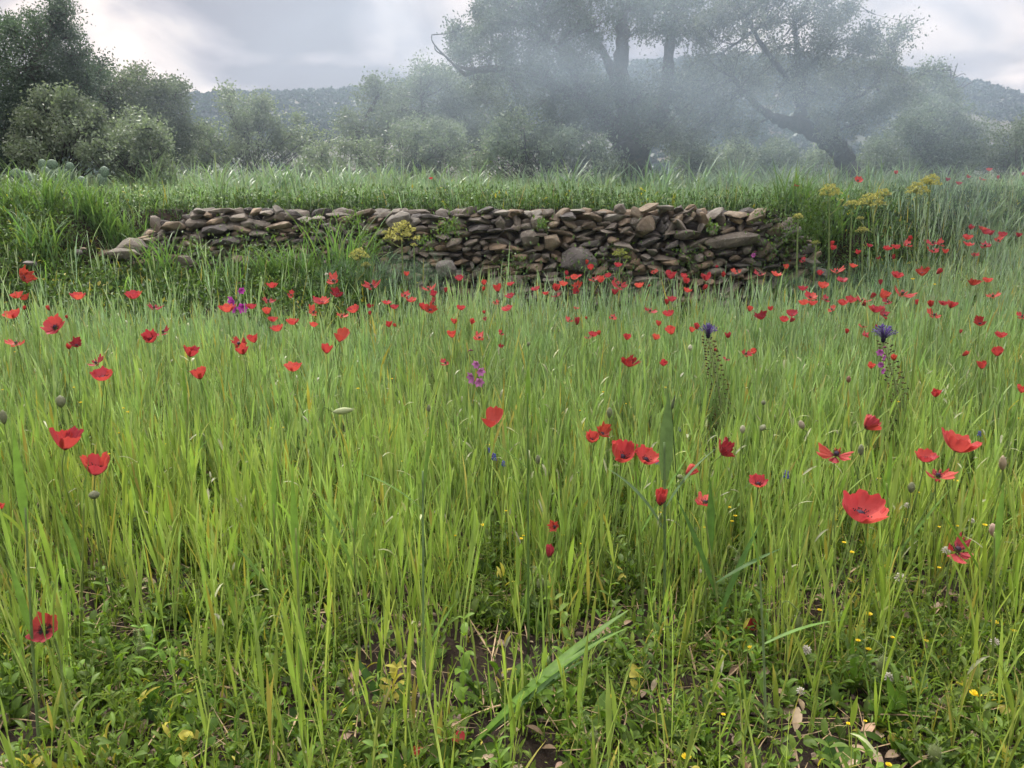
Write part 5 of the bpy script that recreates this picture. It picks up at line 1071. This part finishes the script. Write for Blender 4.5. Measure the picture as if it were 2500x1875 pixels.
tag(fa.build('field_grass', M['grass']), 'tall yellow green cereal grass filling the poppy field', 'grass', kind='stuff')

# leaf templates for weeds
def leaf_t(lobes=0, k=6, bend=.5):
    t = np.linspace(0, 1, k+1); w = np.sin(np.pi*np.clip(t*.94+.03, 0, 1))**.8*.5
    z = .35*np.sin(t*1.2)-bend*t*t*.6; V = []
    for i in range(k+1): V += [(-w[i], t[i], z[i]+.06*w[i]), (0, t[i], z[i]-.05), (w[i], t[i], z[i]+.06*w[i])]
    V = np.array(V); Qd = []
    for i in range(k):
        for j in (0, 1): Qd.append((i*3+j, i*3+j+1, i*3+j+4, i*3+j+3))
    return V, np.array(Qd)
LT, LQ = leaf_t()
LS, LSQ = leaf_t(k=2, bend=.3)
def dground(x, y):
    line = yw(x)
    return np.interp(y, [1, 1.9, 3, 6], [1, .85, .6, .5])*(.18+1.1*(fbm(x*3.2, y*3.2, 71) > .44))
def leaf_layer(n, y0, y1, seed, dens, tmpl, s0, s1, aspect, h0, h1, base, pitch0=.0, pitch1=1.1, clump=1, spread=.02, yellow=.03, var=.3, xf=lambda y: .68*y+.8):
    x, y = scatter_pts(n, y0, y1, xf, dens, 1.0, seed); n0 = len(x)
    H0 = h0+(h1-h0)*rng.random(n0)**1.4
    base_c = hue(n0, base, var, yellow)
    x, y, H0, cc = (np.repeat(v, clump, 0) for v in (x, y, H0, base_c)); n = len(x)
    yaw = rng.random(n)*6.283
    if clump > 1:
        x = x+rng.normal(size=n)*spread; y = y+rng.normal(size=n)*spread; H0 = H0*(.3+.9*rng.random(n))
    P = np.stack([x, y, ground(x, y)+H0], -1); s = s0+(s1-s0)*rng.random(n)
    V, Qq, _, ii = inst(tmpl[0], tmpl[1], None, P, yaw, pitch0+(pitch1-pitch0)*rng.random(n), (rng.random(n)-.5)*.8, np.stack([s*aspect*(.8+.4*rng.random(n)), s, s], -1))
    return V, Qq, cc[ii]*(1+.1*(rng.random((len(ii), 1))-.5))
# grass of the terrace and the bank
def wild(n, y0, y1, seed, dens, h0, h1, w, base, seg=4, xf=lambda y: .68*y+1.2, power=1.0, yellow=.05, bend=.9, tipf=.15):
    x, y = scatter_pts(n, y0, y1, xf, dens, power, seed); n = len(x)
    B = np.stack([x, y, ground(x, y)-.01], -1); r = rng
    Hh = (h0+(h1-h0)*r.random(n)**1.6)*(.7+.6*fbm(x*1.3, y*1.3, seed+5))
    V, Qq, ii, tt, _ = ribbons(B, r.random(n)*6.283, Hh, w*(.7+.7*r.random(n)), .04+.28*r.random(n), r.random(n)**1.5*bend, seg, tw0=(r.random(n)-.5), tw=(r.random(n)-.5)*1.2)
    c = hue(n, base, .4, yellow, .01)
    return V, Qq, tips(c, ii, tt, tipf)
def dterr(x, y):
    line = yw(x); return np.where(y > line+.30+.9*sm((WX0-x)/.7)*0, .55+.6*(fbm(x*1.1, y*1.1, 61) > .45), 0)*np.where(y < line+.8, .55, 1)
a = Acc()
a.add(*[v for v in wild(30000, 6.1, 11.5, 21, dterr, .12, .40, .011, (.17, .29, .11), yellow=.04)][0:2], None, None) if False else None
for args in ((60000, 6.1, 9.5, 21, dterr, .04, .30, .0052, (.28, .40, .23)), (36000, 9.5, 17, 22, dterr, .10, .38, .011, (.28, .38, .26))):
    V, Qq, c = wild(*args, yellow=.02, tipf=.06); a.add(V, Qq, None, c)
# taller drooping tufts on the terrace
x, y = scatter_pts(150, 7.0, 11, lambda y: .66*y, None, 1, 23)
tx = np.concatenate([np.repeat(x, 26), ]); ty = np.repeat(y, 26)
nn = len(tx); B = np.stack([tx+rng.normal(size=nn)*.04, ty+rng.normal(size=nn)*.04, ground(tx, ty)], -1)
V, Qq, ii, tt, _ = ribbons(B, rng.random(nn)*6.283, .30+.25*rng.random(nn), .011+.006*rng.random(nn), .05+.2*rng.random(nn), .5+1.3*rng.random(nn), 6)
a.add(V, Qq, None, hue(nn, (.19, .28, .15), .25)[ii])
V, Qq, c = leaf_layer(26000, 6.2, 10.5, 24, dterr, (LS, LSQ), .02, .045, .45, .0, .16, (.22, .33, .15), -.2, 1.2, 4, .04, .01, .35, lambda y: .68*y+1.0); a.add(V, Qq, None, c)
tag(a.build('terrace_grass', M['grass']), 'blue green grass on the terrace above the wall', 'grass', kind='stuff')

a = Acc(); t1 = (LT, LQ); t2 = (LS, LSQ)
# broad weeds: rosettes of lance-shaped leaves
for args in ((2100, 1.0, 2.6, 31, dground, t1, .025, .062, .30, .0, .03, (.07, .13, .018), .25, 1.1, 8, .014),
             (1500, 1.0, 2.7, 32, dground, t1, .014, .030, .80, .01, .06, (.09, .165, .022), .0, .6, 5, .022),
             (9000, 1.0, 2.8, 33, dground, t1, .014, .034, .26, .0, .11, (.125, .20, .028), .1, 1.3, 4, .010),
             (22000, 1.0, 3.0, 34, dground, t2, .006, .015, .42, .0, .09, (.15, .225, .033), -.2, 1.3, 4, .014),
             (40000, 2.6, 6.2, 35, dground, t2, .012, .030, .40, .0, .15, (.10, .165, .035), -.2, 1.2, 3, .02)):
    V, Qq, c = leaf_layer(*args); a.add(V, Qq, None, c)
# erect sprigs: thin stems with little whorled leaves
x, y = scatter_pts(2600, 1.0, 3.2, lambda y: .68*y+.5, dground, 1.0, 36); n = len(x)
B = np.stack([x, y, ground(x, y)], -1); Hs = .06+.12*rng.random(n)
V, Qq, ii, tt, P = ribbons(B, rng.random(n)*6.28, Hs, .0018*np.ones(n), .1+.3*rng.random(n), .5*rng.random(n), 5, prof=np.linspace(1, .5, 6))
sc_ = hue(n, (.15, .23, .05), .3); a.add(V, Qq, None, sc_[ii])
for k in range(1, 6):
    for m_ in range(3):
        V, Qq, _, ii = inst(LS, LSQ, None, P[:, k], rng.random(n)*6.28, .3+.6*rng.random(n), 0*x, np.stack([.0035+0*x, .010+.010*rng.random(n), .012+0*x], -1))
        a.add(V, Qq, None, sc_[ii]*.95)
# taller leafy forbs with paired leaves
x, y = scatter_pts(620, 1.0, 3.0, lambda y: .68*y+.5, None, 1.0, 38); n = len(x)
B = np.stack([x, y, ground(x, y)], -1); Hs = .07+.13*rng.random(n)
V, Qq, ii, tt, P = ribbons(B, rng.random(n)*6.28, Hs, .0028*np.ones(n), .05+.35*rng.random(n), .4*rng.random(n), 6, prof=np.linspace(1, .5, 7))
fc = hue(n, (.11, .19, .03), .4, .04); a.add(V, Qq, None, fc[ii]*1.3)
for k in range(0, 7):
    y0_ = rng.random(n)*6.28
    for m_ in range(2 if k else 5):
        s_ = (.020+.026*rng.random(n))*(1.15-.09*k)
        V, Qq, _, ii = inst(LT, LQ, None, P[:, k], y0_+m_*(3.14 if k else 1.26)+k*1.57, .15+.75*rng.random(n), .3*(rng.random(n)-.5), np.stack([s_*(.22+.30*_h(np.arange(n), np.arange(n)*0, 9)), s_, s_], -1))
        a.add(V, Qq, None, fc[ii]*(.85+.3*rng.random((len(ii), 1))))
# low fine grass between
V, Qq, c = wild(17000, 1.0, 3.2, 37, dground, .03, .15, .0035, (.17, .26, .05), 4, lambda y: .68*y+.6, bend=1.3, yellow=.10, tipf=.3); a.add(V, Qq, None, c)
tag(a.build('ground_cover', M['weed']), 'mixed low weeds and small leaves covering the soil under the grass', 'weeds', kind='stuff')

# vegetation of the bank left of, below and right of the wall
def dbank(x, y):
    line = yw(x); L_ = sm((-x-1.6)/1.2); Rr = sm((x-2.15)/.4)
    t = y-(line-1.5)
    low = (t > 0)*(y < line-.14)*(.25+.75*sm((-x-.6)/.8))*np.where(np.abs(x-.1) < .3, .5, 1)
    side = np.maximum(sm((WX0+.25-x)/.4), sm((x-WX1+.1)/.35))*(y > line-1.6)*(y < line+1.2)
    top = (y > line+.22)*(y < line+1.0)*.5
    return np.clip(np.maximum(np.maximum(low, side), top)*(.45+.8*(fbm(x*2.2, y*2.2, 73) > .42)), 0, 1)
a = Acc()
xb = lambda y: .66*y+.8
for args in ((64000, 4.3, 9.2, 41, dbank, t2, .022, .045, .50, .0, .13, (.065, .12, .04), -.2, 1.2, 5, .035, .02, .35, xb),
             (30000, 4.3, 9.2, 42, dbank, t2, .018, .036, .45, .0, .18, (.11, .19, .055), -.2, 1.2, 5, .03, .02, .3, xb)):
    V, Qq, c = leaf_layer(*args); a.add(V, Qq, None, c)
V, Qq, c = wild(13000, 4.3, 9.0, 43, dbank, .06, .28, .0075, (.14, .25, .08), 4, xb, bend=1.2); a.add(V, Qq, None, c)
# long grass tufts hanging in front of the wall
for px, py, n_, h_ in ((660, 640, 50, .22), (700, 650, 44, .22), (640, 655, 30, .20), (850, 640, 50, .42), (840, 620, 30, .35), (430, 640, 30, .30), (365, 620, 30, .30), (730, 660, 50, .25), (790, 660, 30, .2), (560, 665, 40, .22), (890, 660, 30, .28),
                       (1230, 470, 26, .2), (1190, 505, 18, .22), (900, 520, 20, .2), (1085, 505, 30, .22), (250, 590, 40, .3), (285, 560, 60, .32), (300, 520, 50, .28), (320, 545, 40, .25), (265, 545, 50, .3), (690, 625, 40, .20), (1930, 575, 40, .3), (1900, 610, 50, .26), (1960, 590, 50, .34), (1985, 545, 40, .3), (2000, 560, 50, .34), (2050, 580, 50, .32), (140, 560, 60, .34), (60, 560, 60, .36), (220, 520, 50, .3), (100, 640, 50, .28), (1560, 455, 26, .3), (1590, 452, 26, .34)):
    D_ = 5.7 if py > 600 else 6.3
    if py < 480: D_ = 8.0
    h_ *= 1.45 if 600 < py else 1.1; p = at(px, py, D_); xx = p[0]+rng.normal(size=n_)*.10; yy = D_+rng.normal(size=n_)*.05
    B = np.stack([xx, yy, ground(xx, yy)], -1)
    V, Qq, ii, tt, _ = ribbons(B, rng.random(n_)*6.28, h_*(.7+.6*rng.random(n_)), .008+.005*rng.random(n_), .05+.2*rng.random(n_), .4+1.2*rng.random(n_), 6)
    a.add(V, Qq, None, hue(n_, (.13, .23, .085), .3)[ii])
for px, py, rr_, nn in ((1095, 560, 26, 260), (1325, 550, 16, 120), (620, 615, 60, 300), (760, 560, 30, 120), (900, 600, 40, 260), (1260, 655, 50, 200), (1500, 650, 60, 200), (1900, 600, 60, 320), (1960, 560, 50, 500), (1880, 510, 36, 180), (480, 625, 50, 260), (1420, 680, 60, 200), (1990, 520, 50, 500), (1150, 480, 40, 160), (1035, 590, 20, 90), (1740, 560, 16, 80), (1690, 640, 50, 160), (860, 540, 30, 120)):
    c = at(px, py, 5.86); s_ = 5.86/F*rr_; P_ = c+rng.normal(size=(nn, 3))*np.array((s_*.6, .04, s_*.5)); q = .012+.022*rng.random(nn)
    V, Qq, _, ii = inst(LS, LSQ, None, P_, rng.random(nn)*6.28, rng.random(nn)*1.2, rng.random(nn)-.5, np.stack([q*.55, q, q], -1)); a.add(V, Qq, None, hue(nn, (.10, .17, .055), .35)[ii])
tag(a.build('bank_vegetation', M['weed']), 'dark green weeds and grass tufts growing over the bank below and beside the wall', 'weeds', kind='stuff')
# dry straw, dead leaves and pebbles on the soil
a = Acc(); x, y = scatter_pts(5200, 1.0, 3.4, lambda y: .68*y+.6, None, 1, 51); n = len(x)
B = np.stack([x, y, ground(x, y)+.008+.02*rng.random(n)], -1)
V, Qq, ii, tt, _ = ribbons(B, rng.random(n)*6.28, .04+.12*rng.random(n), .0018+.003*rng.random(n)**2, 1.2+.35*rng.random(n), .25*rng.normal(size=n), 4)
a.add(V, Qq, None, (np.array((.30, .22, .12))*(.5+.9*rng.random((n, 1))))[ii])
V, Qq, c = leaf_layer(1300, 1.0, 3.0, 52, None, t1, .015, .05, .45, .003, .02, (.33, .25, .16), .0, .5, 1, .01, .0, .4); a.add(V, Qq, None, c)
tag(a.build('straw_litter', M['straw']), 'dry straw and dead leaves lying on the bare soil', 'straw', kind='stuff')
a = Acc(); x, y = scatter_pts(2600, 1.0, 3.4, lambda y: .68*y+.6, None, 1, 53); n = len(x)
for k in range(4):
    j = slice(k, None, 4); tv, tt_ = STA[k]; s = .008+.028*rng.random(len(x[j]))**3
    V, _, Tt, ii = inst(tv, None, tt_, np.stack([x[j], y[j], ground(x[j], y[j])+s*.15], -1), rng.random(len(s))*6, rng.random(len(s))*.5, rng.random(len(s))*.5, np.stack([s, s*.8, s*.5], -1))
    a.add(V, None, Tt, (np.array((1, .95, .9))*(.5+.9*rng.random((len(s), 1))))[ii])
tag(a.build('pebbles', M['pebble'], None, (0, 0, 0), True), 'small brown pebbles on the soil between the plants', 'pebbles', kind='stuff')
HAZE=.0008; SMOKE=.23
# ------------------------------------------------------------------ haze and smoke
def box(name, lo, hi, mat):
    x0, y0, z0 = lo; x1, y1, z1 = hi
    V = [(x0, y0, z0), (x1, y0, z0), (x1, y1, z0), (x0, y1, z0), (x0, y0, z1), (x1, y0, z1), (x1, y1, z1), (x0, y1, z1)]
    return mk(name, V, [(0, 3, 2, 1), (4, 5, 6, 7), (0, 1, 5, 4), (1, 2, 6, 5), (2, 3, 7, 6), (3, 0, 4, 7)], None, mat)
m, t = newmat('haze_air'); out = N(t, 'ShaderNodeOutputMaterial'); pv = N(t, 'ShaderNodeVolumePrincipled', Density=HAZE)
pv.inputs['Color'].default_value = (.62, .76, .95, 1); t.links.new(pv.outputs[0], out.inputs['Volume'])
if HAZE: tag(box('haze', (-430, -65, -48), (430, 385, 50), m), 'thin pale haze filling the air', 'haze', kind='stuff')
def smoke():
    m, t = newmat('drifting_smoke'); L = t.links.new; out = N(t, 'ShaderNodeOutputMaterial'); pv = N(t, 'ShaderNodeVolumePrincipled')
    pv.inputs['Color'].default_value = (.72, .86, 1.0, 1); pv.inputs['Anisotropy'].default_value = .45
    geo = N(t, 'ShaderNodeNewGeometry'); mp = N(t, 'ShaderNodeMapping'); mp.inputs['Scale'].default_value = (.45, .35, .7); mp.inputs['Rotation'].default_value = (0, .5, 0)
    L(geo.outputs['Position'], mp.inputs[0]); nz = N(t, 'ShaderNodeTexNoise', Scale=1.0, Detail=3.0, Distortion=.4); L(mp.outputs[0], nz.inputs['Vector'])
    mr = N(t, 'ShaderNodeMapRange'); L(nz.outputs['Fac'], mr.inputs[0]); mr.inputs[1].default_value = .38; mr.inputs[2].default_value = .64; mr.inputs[3].default_value = .4; mr.inputs[4].default_value = 1.5
    # soft falloff to the sides of the cloud
    tc = N(t, 'ShaderNodeTexCoord'); sep = N(t, 'ShaderNodeSeparateXYZ'); L(tc.outputs['Object'], sep.inputs[0])
    def fall(o_, r):
        a = N(t, 'ShaderNodeMath'); a.operation = 'ABSOLUTE'; L(o_, a.inputs[0])
        b = N(t, 'ShaderNodeMapRange'); b.interpolation_type = 'SMOOTHSTEP'; L(a.outputs[0], b.inputs[0]); b.inputs[1].default_value = r*.25; b.inputs[2].default_value = r; b.inputs[3].default_value = 1; b.inputs[4].default_value = 0
        return b.outputs[0]
    p = mr.outputs[0]
    for i, r in ((0, 7.6), (1, 1.6), (2, 3.5)):
        q = N(t, 'ShaderNodeMath'); q.operation = 'MULTIPLY'; L(p, q.inputs[0]); L(fall(sep.outputs[i], r), q.inputs[1]); p = q.outputs[0]
    q = N(t, 'ShaderNodeMath'); q.operation = 'MULTIPLY'; L(p, q.inputs[0]); q.inputs[1].default_value = SMOKE; L(q.outputs[0], pv.inputs['Density'])
    L(pv.outputs[0], out.inputs['Volume'])
    o = box('smoke', (-7.6, -1.6, -3.5), (7.6, 1.6, 3.5), m); o.location = (3.2, 7.2, 3.6)
    tag(o, 'thin bluish smoke drifting in front of the trees on the right', 'smoke', kind='stuff')
if SMOKE: smoke()
